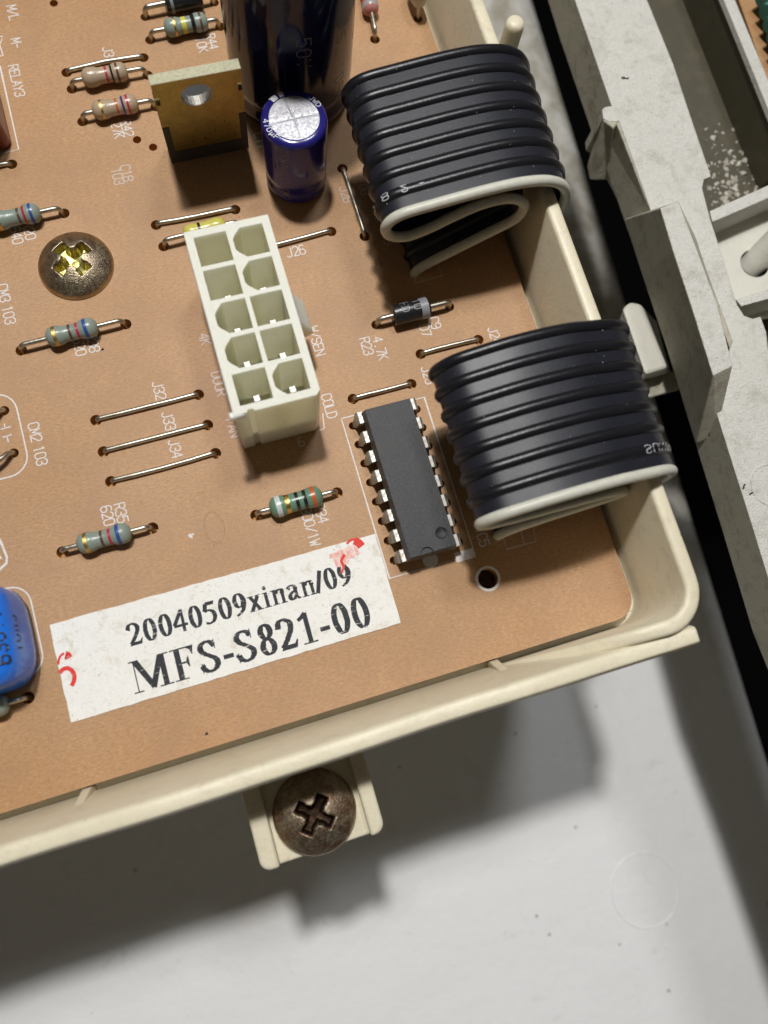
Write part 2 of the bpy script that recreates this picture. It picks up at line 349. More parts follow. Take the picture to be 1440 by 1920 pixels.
def stroke_text(mb, text, mapf, h, mat, wt=.055, adv=.80, cw=.56):
    """mapf(x, y, layer) with x along the line, y up; h = cap height"""
    x = 0
    for ch in text:
        for k, st in enumerate(SF.get(ch, [])):
            pts = [tuple(float(c) for c in p.split(',')) for p in st.split()]
            pts = [(x + a / 4 * cw * h, b / 6 * h) for a, b in pts]
            for q in range(len(pts) - 1):
                (ax, ay), (bx, by) = pts[q], pts[q + 1]; l = math.hypot(bx - ax, by - ay) or 1; ex, ey = (bx - ax) / l * wt * .7, (by - ay) / l * wt * .7
                lay = k * 12 + q; nx, ny = -ey / .7, ex / .7
                mb.add([mapf(ax - ex - nx, ay - ey - ny, lay * .4), mapf(bx + ex - nx, by + ey - ny, lay * .4), mapf(bx + ex + nx, by + ey + ny, lay * .4), mapf(ax - ex + nx, ay - ey + ny, lay * .4)], [(0, 1, 2, 3)], mat)
        x += adv * h
    return x
def planar(o, dx, up, lift=.004):
    o = Vector(o); dx = Vector(dx); up = Vector(up); nz = dx.cross(up).normalized()
    return lambda x, y, k=0: o + dx * x + up * y + nz * (lift * k)

# ------------------------------------------------------------------ the setting
# enamelled base panel far below the tray
def gap_left(y):   # X of the panel's right edge at z=-50
    a = P(1010, 0, -56); b = P(1440, 1380, -56); t = (y - b.y) / (a.y - b.y); return b.x + (a.x - b.x) * t
mb = MB(); NX, NY = 60, 40; rows = []
for j in range(NY + 1):
    y = -130 + (285) * j / NY; e = gap_left(y); row = []
    for i in range(NX + 1):
        x = -110 + (e + 110) * (i / NX) ** .8; d = e - x
        z = -56 - (3.5 * max(0, 1 - d / 6) ** 2.2)
        z += .5 / (1 + math.exp(-(x - 36) * .8)) - .5
        row.append((x, y, z))
    rows.append(row)
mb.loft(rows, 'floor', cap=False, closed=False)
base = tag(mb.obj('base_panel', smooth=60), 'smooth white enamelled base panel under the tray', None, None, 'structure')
mb = MB(); c = P(1210, 1670, -55.9); mb_r = P(1273, 1670, -55.9); r = (mb_r - c).length
mb.lathe([(r - .18, -.02), (r - .1, .09), (r + .1, .09), (r + .18, -.02)], 'floor', 72, c=(c.x, c.y, -55.97), cap=False)
mb.obj('moulded_ring', base, smooth=60)
mb = MB(); mb.box(-400, 500, -300, 400, -141, -140, 'black')  # added black sheet that paints the gap's darkness
tag(mb.obj('gap_darkness_sheet', smooth=0), 'added black sheet for the darkness seen through the gap between the panels', None, None, 'structure')

# ------------------------------------------------------------------ tray
tray = thing('plastic_tray', 'cream plastic tray with rounded corner rim holding the brown circuit board', 'tray', (0, 0, -20))
def lp(o): o.location.z = 20; return o
arc = [(41.2 - 3.4 + 3.4 * math.cos(a), -2.6 + 3.4 * math.sin(a)) for a in [-R_(k * 9) for k in range(11)]]
inner = [(41.2, 125), (41.2, 60), (41.2, 30), (41.2, 0)] + arc + [(34, -6), (29, -6), (24, -6), (20, -6)]
ro = 5.1; ac = [(41.2 - 3.4 + ro * math.cos(a), -2.6 + ro * math.sin(a)) for a in [-R_(k * 9) for k in range(11)]]
outer = [(42.95, 125), (42.95, 60), (42.95, 30), (42.95, 0)] + ac + [(34, -7.6), (29, -7.4), (24, -7.2), (20, -7.0)]
mb = MB(); rings = []
for (xi, yi), (xo, yo) in zip(inner, outer):
    w = Vector((xo - xi, yo - yi)).normalized(); zt = {34: 11.2, 29: 8.0, 24: 3.2, 20: -1.5}.get(xi, 12.0)
    q = lambda t, z: (xi + (xo - xi) * t, yi + (yo - yi) * t, z)
    rings.append([q(0, -20), q(0, zt - .35), q(.08, zt - .1), q(.25, zt), q(.75, zt), q(.92, zt - .1), q(1, zt - .35), q(1, -20)])
mb.loft(rings, 'tray', closed=True)
lp(mb.obj('side_wall', tray, smooth=50))
# front wall flaring outward as a lip
mb = MB(); prof = [(-6.0, -20), (-6.0, -1.0), (-6.45, 3), (-7.45, 10.4), (-7.62, 10.85), (-7.9, 11.0), (-9.2, 10.9), (-9.55, 10.4), (-8.5, 3), (-7.7, -1), (-7.7, -20)]
xs = [-75 + i * 2.9 for i in range(41)]; xs[-1] = 41.0
rings = [[(x - (0.0 if k < 2 else 0), y + .10 * math.sin(x * .13) * max(0, z) / 11, z + .25 * math.sin(x * .31 + 1) * (z > 5)) for k, (y, z) in enumerate(prof)] for x in xs]
mb.loft(rings, 'tray'); lp(mb.obj('flared_front_lip', tray, smooth=50))
for x in (21.0, -27.8):
    mb = MB(); mb.loft([[(xx, -5.3, -5), (xx, -5.3, -.6), (xx + .0, -6.2, 2.6), (xx, -7.3, 6.0), (xx, -7.3, -5)] for xx in (x - .55, x + .55)], 'tray')
    lp(mb.obj('gusset', tray, bevel=.12))
mb = MB(); mb.box(-75, 41.19, -5.99, -4.7, -4, -2.2, 'tray'); lp(mb.obj('board_ledge', tray))
mb = MB(); mb.box(40.0, 41.19, -4.7, 125, -4, -2.2, 'tray'); lp(mb.obj('board_ledge', tray))
mb = MB(); mb.box(-75, 41.6, -6.5, 125, -9, -8, 'tray'); lp(mb.obj('tray_bottom', tray))
# screw lug
def rr(x0, x1, y0, y1, r, n=5, which=(1, 1, 1, 1)):
    out = []
    for (cx, cy, a), w in zip(((x1 - r, y1 - r, 0), (x0 + r, y1 - r, 90), (x0 + r, y0 + r, 180), (x1 - r, y0 + r, 270)), which):
        if w: out += [(cx + r * math.cos(R_(a + 90 * k / n)), cy + r * math.sin(R_(a + 90 * k / n))) for k in range(n + 1)]
        else: out.append({0: (x1, y1), 90: (x0, y1), 180: (x0, y0), 270: (x1, y0)}[a])
    return out
mb = MB(); mb.prism(rr(-11.7, 3.0, -20.2, -6.5, 1.3, which=(0, 0, 1, 1)), -20, -3.0, 'tray'); lp(mb.obj('screw_lug', tray, smooth=50, bevel=.15))
for x0, x1, w in ((-11.68, -9.6, (0, 0, 1, 0)), (1.2, 2.98, (0, 0, 0, 1))):
    mb = MB(); mb.prism(rr(x0, x1, -20.15, -6.6, 1.2, which=w), -3.05, -1.3, 'tray'); lp(mb.obj('lug_side_wall', tray, smooth=50, bevel=.25))

# guide pin beside the tray
g = P(968, 38, 10)
mb = MB(); mb.lathe([(1.75, -40), (1.25, -.9), (1.15, -.35), (.85, -.08), (.3, 0)], 'tray', 24, c=(0, 0, 40))
pin = mb.obj('guide_pin', smooth=50); pin.location = (g.x, g.y, -30)
tag(pin, 'tall pale round-topped plastic pin standing beside the tray wall behind the farther cable', 'pin')

# ------------------------------------------------------------------ circuit board
HOLES = []
def hole(px, py, r=.55, z=0):
    p = P(px, py, 0); HOLES.append((p.x, p.y, r)); return p
board = thing('circuit_board', 'brown phenolic circuit board with white screen print and drilled holes in the cream tray', 'circuit board', (0, 0, -1.6))

def lead(parent, x0, x1, z, r=.30, drop=-1.3, name='lead', mat='wiremetal'):
    s = 1 if x1 > x0 else -1; b = .75
    pts = [(x0, 0, z), (x1 - s * b * 1.25, 0, z)] + [(x1 - s * b * 1.25 + s * b * math.sin(a), 0, z - b * (1 - math.cos(a)) * min(1, z / b)) for a in [R_(15 * k) for k in range(1, 7)]]
    pts.append((x1 - s * .12, 0, drop)); mb = MB(); mb.tube(pts, r, mat, 10); return mb.obj(name, parent, smooth=60)
BODY_CACHE = {}
def resistor(h1, h2, bc, mat, bands, label, L=6.3, r1=1.24, r2=1.0, group='resistors soldered flat on the board', holes=(1, 1)):
    a = P(*h1); b = P(*h2); d = b - a; D = d.length; ang = math.atan2(d.y, d.x)
    for hh, k in ((a, holes[0]), (b, holes[1])):
        if k: HOLES.append((hh.x, hh.y, .70))
    cpt = P(bc[0], bc[1], 1.35); off = (cpt - a).dot(d.normalized())
    t = thing('resistor', label, 'resistor', (a + d.normalized() * off).to_tuple(), ang, group); t.location.z = 0
    mb = MB(); h = L / 2
    prof = [(.32, -h), (.7, -h + .12), (r1 * .92, -h + .5), (r1, -h + .95), (r1, -h + 1.5), (r1 * .95, -h + 1.85), (r2, -h + 2.25), (r2, 0), (r2, h - 2.25), (r1 * .95, h - 1.85), (r1, h - 1.5), (r1, h - .95), (r1 * .92, h - .5), (.7, h - .12), (.32, h)]
    def rad(x):
        for (ra, xa), (rb, xb) in zip(prof, prof[1:]):
            if xa <= x <= xb: return ra + (rb - ra) * (x - xa) / (xb - xa)
        return r2
    mb.lathe(prof, mat, 28, 'X', (0, 0, 1.35)); bo = mb.obj('body', t, smooth=60)
    for x, w, m in bands:
        mb = MB(); mb.lathe([(rad(x + w * u) + .015, x + w * u) for u in (-.5, -.25, 0, .25, .5)], m, 28, 'X', (0, 0, 1.35), cap=False); mb.obj('colour_band', bo, smooth=60)
    lead(t, -h + .1, -off, 1.35); lead(t, h - .1, D - off, 1.35)
    return t
B4 = [(-1.95, .42, 'b_gold'), (-.15, .32, 'brown'), (.75, .32, 'b_red'), (1.75, .42, 'b_blue')]
resistor((40, 657), (236, 608), (135, 622), 'res_bg', B4, 'grey-green resistor just below the domed screw on the left, gold, brown, red and blue bands')
resistor((117, 1035), (286, 990), (195, 1007), 'res_bg', B4, 'grey-green resistor just above the left end of the white label')
resistor((-60, 440), (120, 400), (28, 405), 'res_bg', [(-1.9, .4, 'b_gold'), (.55, .3, 'brown'), (1.25, .3, 'b_red'), (2.1, .35, 'b_blue')], 'grey-green resistor cut by the left photo edge, just above the domed screw')
resistor((-140, 1365), (53, 1308), (-38, 1332), 'res_bg', [(-1.9, .4, 'b_gold')], 'grey-green resistor whose right lead pokes out below the bright blue capacitor')
resistor((480, 966), (632, 924), (556, 944), 'res_gr', [(-2.15, .62, 'b_white'), (-1.05, .55, 'b_gold'), (.15, .42, 'b_black'), (1.1, .42, 'b_black'), (2.15, .48, 'b_orange')],
         'dark green resistor with white end band, between the cream connector and the white label', L=6.6, r1=1.3, r2=1.15)
resistor((135, 167), (277, 141), (199, 149), 'res_tan', [(-1.9, .3, 'res_tan'), (.25, .3, 'b_red'), (.95, .26, 'b_black'), (1.7, .3, 'brown')], 'upper of the two tan resistors left of the metal-tabbed transistor', L=6, r1=1.2)
resistor((155, 228), (292, 200), (217, 204), 'res_tan', [(-1.7, .3, 'b_gold'), (.25, .28, 'b_orange'), (1.05, .28, 'b_violet'), (1.7, .3, 'b_red')], 'lower of the two tan resistors left of the metal-tabbed transistor', L=6, r1=1.2)
resistor((282, 75), (413, 50), (349, 47), 'res_bg', [(-1.55, .3, 'b_gold'), (-.3, .6, 'b_yellow'), (.95, .5, 'b_black'), (2.0, .28, 'brown')], 'grey-green resistor with black and yellow bands above the metal-tabbed transistor', L=6, r1=1.2)
resistor((307, 462), (450, 425), (383, 428), 'res_yel', [(-.6, .35, 'b_black')], 'yellow resistor mostly hidden behind the back edge of the cream connector', L=5.6, r1=1.1)
resistor((703, 74), (672, -70), (683, -8), 'res_pk', [(-2.35, 1.3, 'b_grey'), (-1.15, .3, 'b_red'), (-.2, .3, 'b_red')], 'small rose-coloured resistor with banded body right of the large capacitor', L=6, r1=1.15)

# jumper wires
def jumper(h1, h2, label, holes=(1, 1)):
    a = P(*h1); b = P(*h2); d = b - a; D = d.length
    for hh, k in ((a, holes[0]), (b, holes[1])):
        if k: HOLES.append((hh.x, hh.y, .70))
    mb = MB(); z = .36; pts = [(.12, 0, -1.3), (.14, 0, -.4)] + [(.14 + .55 * (1 - math.cos(t)), 0, -.2 + (.2 + z) * math.sin(t)) for t in [R_(k * 15) for k in range(0, 7)]]
    bw = random.uniform(-.14, .14); pts = pts + [(D * u, bw * math.sin(u * 3.14), z + random.uniform(-.03, .10) * math.sin(u * 3.1)) for u in (.25, .5, .75)] + [(D - x, y, zz) for x, y, zz in reversed(pts)]
    mb.tube(pts, .30, 'wiremetal', 12); o = mb.obj('jumper_wire', smooth=60); o.location = (a.x, a.y, 0); o.rotation_euler = (0, 0, math.atan2(d.y, d.x))
    return tag(o, label, 'wire', 'bare jumper wires on the board')
jumper((180, 788), (372, 740), 'topmost of the three parallel bare jumper wires left of the connector front')
jumper((194, 847), (389, 797), 'middle of the three parallel bare jumper wires left of the connector front')
jumper((208, 903), (404, 850), 'lowest of the three parallel bare jumper wires left of the connector front')
jumper((662, 748), (771, 720), 'short bare jumper wire just above the far end of the black chip')
jumper((789, 664), (897, 637), 'short bare jumper wire between the black diode and the nearer cable loop')
jumper((125, 136), (269, 108), 'bare jumper wire above the tan resistors, left of the metal-tabbed transistor')
jumper((293, 422), (441, 393), 'bare jumper wire behind the left back corner of the cream connector')
jumper((436, 482), (621, 434), 'bare jumper wire coming out from behind the connector, right of its back edge')
jumper((642, 316), (684, 443), 'upright-running jumper wire between the small blue capacitor and the farther cable loop')

def axial(px1, px2, bc, L, r, label, text, band, lit=True):
    a = P(*px1); b = P(*px2); d = b - a; D = d.length; HOLES.append((a.x, a.y, .62)); HOLES.append((b.x, b.y, .62))
    cpt = P(bc[0], bc[1], r + .15); off = (cpt - a).dot(d.normalized()); loc = a + d.normalized() * off
    t = thing('diode', label, 'diode', (loc.x, loc.y, 0), math.atan2(d.y, d.x), 'black diodes on the board'); h = L / 2; zc = r + .15
    mb = MB(); mb.lathe([(.3, -h), (r * .82, -h), (r * .97, -h + .12), (r, -h + .3), (r, h - .3), (r * .97, h - .12), (r * .82, h), (.3, h)], 'diode', 32, 'X', (0, 0, zc)); mb.obj('body', t, smooth=40)
    mb = MB(); mb.lathe([(r + .015, band[0]), (r + .015, band[1])], 'dband', 32, 'X', (0, 0, zc), cap=False); mb.obj('polarity_band', t, smooth=60)
    if text:
        mb = MB()
        def mp(x, y, k=0, r=r): 
            th = (y) / r; return Vector((x, (r + .02 + .003 * k) * math.sin(th), zc + (r + .02 + .003 * k) * math.cos(th)))
        f1 = lambda x, y, k=0: mp(.25 + y * .9, 1.0 - x, k)
        f2 = lambda x, y, k=0: mp(-1.35 + y * .9, 1.0 - x, k)
        stroke_text(mb, text[0], f1, 1.05, 'dband', .06); mb.obj('printed_marking', t); mb = MB(); stroke_text(mb, text[1], f2, 1.05, 'dband', .06); mb.obj('printed_marking', t)
    lead(t, -h + .1, -off, zc, .36); lead(t, h - .1, D - off, zc, .36); return t
axial((705, 609), (843, 575), (772, 588), 4.9, 1.35, 'black diode with a grey end band between the two cable loops', ('10', 'ED'), (1.15, 2.15))
axial((272, 32), (402, 5), (345, 4), 5.0, 1.4, 'black diode half in shadow beside the large capacitor at the top edge', ('4', 'N'), (-1.9, -1.5))

# ---- IC
ic = thing('integrated_circuit', 'black sixteen-legged chip lying on the board beside the nearer cable loop', 'microchip', (17.1, 18.3, 0))
mb = MB(); hw, hl = 3.15, 9.62
def rect(a, b, z): return [(-a, -b, z), (a, -b, z), (a, b, z), (-a, b, z)]
mb.loft([rect(hw - .25, hl - .2, .7), rect(hw, hl, 2.3), rect(hw, hl, 2.6), rect(hw - .28, hl - .22, 3.95)], 'ic')
a_, b_ = hw - .28, hl - .22
outl = [(a_, -b_), (a_, b_), (-a_, b_), (-a_, -b_)] + [(-.95 + .95 * 0 + x, -b_ + y) for x, y in [(.2 - .75 * math.cos(t) + .0, .75 * math.sin(t)) for t in [R_(k * 20) for k in range(0, 10)]]]
outl = [(x, y) for x, y in outl]
mb.plate(outl, [circ(1.55, -7.55, .72, 20)], 3.952, 4.2, 'ic'); mb.obj('package', ic, smooth=0)
mb = MB(); mb.lathe([(.71, .0), (.55, -.10), (.3, -.16), (.05, -.18)], 'ic', 24, c=(1.55, -7.55, 4.16), cap=False); mb.obj('pin_one_dimple', ic, smooth=60)
hl0 = P(661.7, 798.3); hl1 = P(738.3, 1051)
def leg_mesh(s, dx):
    mb = MB(); path = [(s * 3.0, 2.45), (s * 3.55, 2.45), (s * 3.85, 2.2), (s * (dx - .25), .75), (s * dx, .1), (s * dx, -1.4)]; ws = [.76, .76, .76, .6, .28, .28]
    th = .13; rings = []
    for (x, z), w in zip(path, ws):
        k = path.index((x, z)); nx, nz = (0, 1) if k == 0 else ((s * .7, .7) if k in (1, 2) else ((s * .85, .5) if k == 3 else (s, 0)))
        rings.append([(x - nx * th, -w, z - nz * th), (x - nx * th, w, z - nz * th), (x + nx * th, w, z + nz * th), (x + nx * th, -w, z + nz * th)])
    mb.loft(rings, 'leg'); return mb
for s, hx in ((-1, hl0.x - 17.1), (1, 17.1 - hl0.x)):
    proto = None
    for k in range(8):
        y = hl1.y + 2.54 * k - 18.3
        HOLES.append((17.1 + s * abs(hx), y + 18.3, .52))
        if proto is None: proto = leg_mesh(s, abs(hx) - .1).obj('leg', ic, bevel=.04)
        else: o = proto.copy(); COL.objects.link(o); o.parent = ic
        (proto if k == 0 else o).location = (0, y, 0)

# ---- connector
cn = thing('pin_connector', 'cream nylon ten-way connector block with open square cells and bright pins', 'connector', (3.93, 39.15, 0))
cells = []
for c in range(2):
    for r in range(5):
        cx = -2.1 + 4.2 * c; cy = 8.4 - 4.2 * r; h = 1.84
        rounded = (c == 0 and r in (2, 3)) or (c == 1 and r in (0, 1, 4)); f = 1.05
        pts = [(cx + h, cy - h), (cx + h, cy + h)]
        pts += [(cx - h + f, cy + h), (cx - h + .25, cy + h - f * .75), (cx - h, cy + h - f * 1.15), (cx - h, cy - h + f * 1.15), (cx - h + .25, cy - h + f * .75), (cx - h + f, cy - h)] if rounded else [(cx - h, cy + h), (cx - h, cy - h)]
        cells.append(pts)
mb = MB(); W2, L2 = 4.85, 11.1
outer_c = [(-W2, -L2), (-W2 + 1.4, -L2), (-W2 + 1.55, -L2 + .28), (-W2 + 2.1, -L2 + .28), (-W2 + 2.3, -L2), (W2 - .5, -L2), (W2, -L2 + .5), (W2, L2), (-W2, L2)]
mb.plate(outer_c, cells, 2.0, 12.8, 'nylonface', 'nylon', outerwall=False)
n = len(outer_c); mb.add([(x, y, z) for z in (0.0, 12.8) for x, y in outer_c], [(i, (i + 1) % n, n + (i + 1) % n, n + i) for i in range(n)], 'nylon')
mb.obj('housing', cn)
mb = MB(); mb.box(-W2 + .2, W2 - .2, -L2 + .4, L2 - .2, .3, 4.0, 'nylon'); mb.obj('housing_floor', cn)
mb = MB(); mb.box(-W2 - .55, -W2 + 1.2, -L2 - .3, -L2 + .5, 11.7, 12.75, 'nylon'); mb.obj('front_lip', cn, bevel=.15)
mb = MB(); mb.prism([(-W2 - .12, -L2 + .4), (-W2 - .12, L2 - 1), (-W2 + .1, L2 - 1), (-W2 + .1, -L2 + .4)], .4, 11.5, 'nylon'); mb.obj('side_rib', cn)
mb = MB(); mb.loft([[(4.8, y, 5.0), (6.75, y, 6.2), (6.6, y, 7.2), (4.8, y, 10.8)] for y in (-1.3, 2.6)], 'nylon'); mb.obj('latch_ramp', cn, bevel=.15)
pp = None
for c in range(2):
    for r in range(5):
        if pp is None:
            mb = MB(); mb.loft([[(x * w, y * w, z) for x, y in ((-1, -1), (1, -1), (1, 1), (-1, 1))] for w, z in ((.48, 2), (.48, 8.4), (.36, 8.9))], 'pinmetal'); pp = mb.obj('pin', cn, bevel=.05); o = pp
        else: o = pp.copy(); COL.objects.link(o); o.parent = cn
        o.location = (-2.1 + 4.2 * c + .2, 8.4 - 4.2 * r, 0 if not (c == 0 and r == 0 or c == 1 and r == 0) else -3)

# ---- transistor with metal tab
tr = thing('power_transistor', 'upright transistor with a bronze metal tab and round hole in front of the large capacitor', 'transistor', (5.0, 66.9, 2))
LEAN = .11
def lean(v): return Vector((v.x, v.y - v.z * LEAN, v.z))
def up(v): return lean(Vector((v.x, v.z, v.y)))   # plate drawn in XZ: (x, height, depth) -> (x, depth, height)
mb = MB(); o_ = [(-4.2, 1.6), (4.2, 1.6), (4.2, 10.2), (5.05, 10.2), (5.05, 12.0), (4.55, 12.0), (4.55, 13.3), (5.05, 13.3), (5.05, 15.6), (-5.05, 15.6), (-5.05, 13.3), (-4.55, 13.3), (-4.55, 12.0), (-5.05, 12.0), (-5.05, 6), (-4.2, 6)]
o_ = [(-4.25, 2.5), (4.25, 2.5), (4.25, 7.8), (5.05, 7.8), (5.05, 12.0), (4.5, 12.0), (4.5, 13.3), (5.05, 13.3), (5.05, 15.6), (-5.05, 15.6), (-5.05, 13.3), (-4.5, 13.3), (-4.5, 12.0), (-5.05, 12.0), (-5.05, 7.8), (-4.25, 7.8)]
mb.plate(o_, [circ(-.3, 12.6, 1.85, 36)], -1.3, 0, 'tab', 'leg', bottom=True)
mb.obj('metal_tab', tr, xf=lambda v: lean(Vector((v.x, -v.z, v.y))))
mb = MB(); mb.loft([[(-5.05, y, 15.6), (5.05, y, 15.6), (5.03, y, 15.72), (-5.03, y, 15.72)] for y in (0, .3, .6, .9, 1.3)], 'tabtop'); mb.obj('cut_edge', tr, xf=lean)
mb = MB(); mb.loft([[(-5.1, y0, 0), (5.1, y0, 0), (5.1, y1, 0), (-5.1, y1, 0)] if z == 0 else [(-5.1, y0, z), (5.1, y0, z), (5.1, y1, z), (-5.1, y1, z)] for z, y0, y1 in ((0, .12, 4.2), (9.0, .12, 4.2), (9.4, .3, 3.8))], 'blackpl'); mb.obj('package', tr, xf=lean, bevel=.1)
mb = MB()
mb.box(-5.1, -4.3, -.03, .3, 0, 7.7, 'blackpl'); mb.box(4.3, 5.1, -.03, .3, 0, 7.7, 'blackpl'); mb.box(-4.3, 4.3, -.03, .3, 0, 2.45, 'blackpl'); mb.obj('package_frame', tr, xf=lean)
for k in (-1, 0, 1):
    mb = MB(); mb.box(k * 2.54 - .35, k * 2.54 + .35, 1.9, 2.35, -3.4, .2, 'leg'); mb.obj('leg', tr); HOLES.append((5 + k * 2.54, 69.0, .6))

# ---- capacitors
cap = thing('electrolytic_capacitor', 'small dark blue capacitor with a crossed silver top behind the cream connector', 'capacitor', (15.2, 62.3, 0), 0, 'round electrolytic capacitors')
mb = MB(); mb.lathe([(3.3, .35), (3.75, .45), (3.95, .9), (3.95, 1.5), (3.72, 2.1), (3.72, 2.4), (3.95, 3.0), (4.0, 4), (4.0, 11.2), (3.9, 11.75), (3.6, 12.0), (3.02, 12.02), (2.98, 11.5)], 'blueslv', 56); slv = mb.obj('sleeve', cap, smooth=60)
mb = MB(); NR, NA = 16, 72; rings = []
for i in range(NR + 1):
    r = 3.0 * i / NR + .001; ring = []
    for k in range(NA):
        t = 2 * math.pi * k / NA; x, y = r * math.cos(t), r * math.sin(t); u, v = x * math.cos(.10) + y * math.sin(.10), -x * math.sin(.02) + y * math.cos(.02)
        g_ = max(math.exp(-(u / .13) ** 2), math.exp(-(v / .13) ** 2)); ring.append((x, y, 11.93 - .07 * g_ - .02 * (r / 3) ** 2))
    rings.append(ring)
mb.loft(rings[::-1], 'alu', cap=False); mb.obj('aluminium_top', cap, smooth=60)
mb = MB()
mb.lathe([(3.4, .2), (3.4, .34)], 'blackpl', 32); mb.obj('rubber_bung', cap)
def ringmap(th0, s=1):   # text running round the shoulder, letters' feet inward/outward
    return lambda x, y, k=0: (lambda th, r: Vector((r * math.cos(th), r * math.sin(th), 12.04 + .003 * k)))(th0 + s * x / 3.55, 3.5 + (-s) * (-(y - .36)) * 1.0 if False else 3.14 + y)
mb = MB()
for a0, a1 in ((97, 107), (112, 126)):
    mb.loft([[((rr_) * math.cos(R_(a)), (rr_) * math.sin(R_(a)), z) for rr_, z in ((3.06, 12.035), (3.62, 12.02), (3.93, 11.78), (4.02, 11.2), (4.02, 9.9))] for a in (a0, (a0 + a1) / 2, a1)], 'white', cap=False, closed=False)
mb.obj('polarity_stripe', slv)
mb = MB()
def ring_out(th0, sgn): return lambda x, y, k=0: Vector(((3.12 + y) * math.cos(th0 - sgn * x / 3.4), (3.12 + y) * math.sin(th0 - sgn * x / 3.4), 12.045 + .003 * k))
def ring_in(th0): return lambda x, y, k=0: Vector(((3.72 - y) * math.cos(th0 + x / 3.4), (3.72 - y) * math.sin(th0 + x / 3.4), 12.045 + .003 * k))
stroke_text(mb, '470uF', ring_in(R_(172)), .62, 'white', .045, 1.0, .7); stroke_text(mb, 'JWD', ring_out(R_(42), 1), .58, 'white', .045, 1.05, .8)
def side(th0, z0, r=4.02): return lambda x, y, k=0: Vector(((r + .004 * k) * math.cos(th0 + y / r), (r + .004 * k) * math.sin(th0 + y / r), z0 - x))
stroke_text(mb, '(M) LG (M)', side(R_(228), 10.4), 1.0, 'silver_print', .05, .95, .7); mb.obj('printed_value', slv)
big = thing('electrolytic_capacitor', 'large dark navy cylindrical capacitor rising out of the top of the photo', 'capacitor', (18.3, 76.0, 0), 0, 'round electrolytic capacitors')
mb = MB(); mb.lathe([(7.0, .3), (7.6, .5), (7.9, 1.2), (7.9, 2.2), (7.55, 3.0), (7.55, 3.3), (7.95, 4.2), (8.0, 5), (8.0, 31), (7.7, 31.8), (6.6, 32)], 'bigslv', 72); slv = mb.obj('sleeve', big, smooth=60)
mb = MB(); mb.lathe([(6.6, 0), (6.6, .15), (.1, .1)], 'alu', 48, c=(0, 0, 31.9)); mb.obj('aluminium_top', big, smooth=60)
mb = MB(); stroke_text(mb, 'SL 105C', side(R_(300), 15, 8.02), 1.7, 'silver_print', .05, .95, .6); stroke_text(mb, '50V', side(R_(262), 17, 8.02), 1.7, 'silver_print', .07, .95, .6); mb.obj('printed_value', slv)

# ---- dipped blue film capacitors at the left edge
def dipped(cx, cy, hx, hy, h, label, txt):
    t = thing('film_capacitor', label, 'capacitor', (cx, cy, 0), 0, 'bright blue dipped capacitors')
    mb = MB(); n = 40; rings = []
    for z, s in ((.25, .80), (.5, .92), (1.3, .99), (2.6, 1), (h - 2.6, .99), (h - 1.3, .94), (h - .5, .82), (h - .1, .62), (h, .35)):
        ring = []
        for k in range(n):
            a = 2 * math.pi * k / n; c, s_ = math.cos(a), math.sin(a); e = .5
            ins = (1 - s) * 4.5
            x = (hx - ins) * math.copysign(abs(c) ** e, c); y = (hy - ins) * math.copysign(abs(s_) ** e, s_)
            ring.append((x + .08 * math.sin(3 * a + z), y + .1 * math.sin(2 * a + z), z))
        rings.append(ring)
    mb.loft(rings, 'blue'); mb.obj('body', t, smooth=70)
    if txt:
        mb = MB()
        x1 = hx - .95
        K = [(0, h - 2.6), (.27, h - 1.3), (.81, h - .5), (1.71, h - .1), (2.9, h)]
        def zs(i_):
            for (a, za), (b, zb) in zip(K, K[1:]):
                if i_ <= b: return za + (zb - za) * (i_ - a) / (b - a)
            return h
        f = lambda x, y, k=0: Vector((hx - .75 - y * .95 + .06, -3.4 + x, zs(.75 + y * .95) + .10 + .003 * k))
        f2 = lambda x, y, k=0: Vector((hx + .03 + (y < 0) * 0 - y * .28, -2.4 + x, h - 2.75 + y * .92 + .003 * k))
        stroke_text(mb, '630V.', f, 1.25, 'ink', .085, .95, .62); stroke_text(mb, '10nJ', f2, 1.15, 'ink', .075, .95, .62); mb.obj('printed_value', t)
    return t
dipped(-34.8, 13.2, 5.5, 5.9, 8.2, 'bright blue dipped capacitor marked 630V at the left edge beside the label', True)
t2 = dipped(-37.4, 32.3, 4.2, 4.0, 7.5, 'sliver of a bright blue capacitor at the left photo edge above the marked one', False)
for yy in (P(8, 770).y, P(24, 850).y):
    xx = P(8, 770).x if yy > 33 else P(24, 850).x
    HOLES.append((xx, yy, .6)); mb = MB()
    mb.tube([(xx + 37.4, yy - 32.3, -1.3), (xx + 37.35, yy - 32.3, .3), (xx + 37.0, yy - 32.5, .9), (xx + 36.4, yy - 33.0, 1.3), (xx + 35.2, yy - 33.6, 1.6)], .32, 'wiremetal'); mb.obj('lead', t2, smooth=60)
# relay edge and its lead
rl = P(16, 290, 0); a = P(-4, 170, 15)
mb = MB(); mb.prism(rr(-60, P(12, 280, 4).x, P(12, 284, 0).y + .2, P(2, 150, 0).y + 4, 1.0), .2, 13, 'relay')
tag(mb.obj('relay', smooth=50, bevel=.3), 'dark red relay case cut by the left photo edge near the printed word RELAY3', 'relay')
jumper((-130, 342), (22, 308), 'bare wire end poking in from the left photo edge below the red relay', holes=(0, 1))
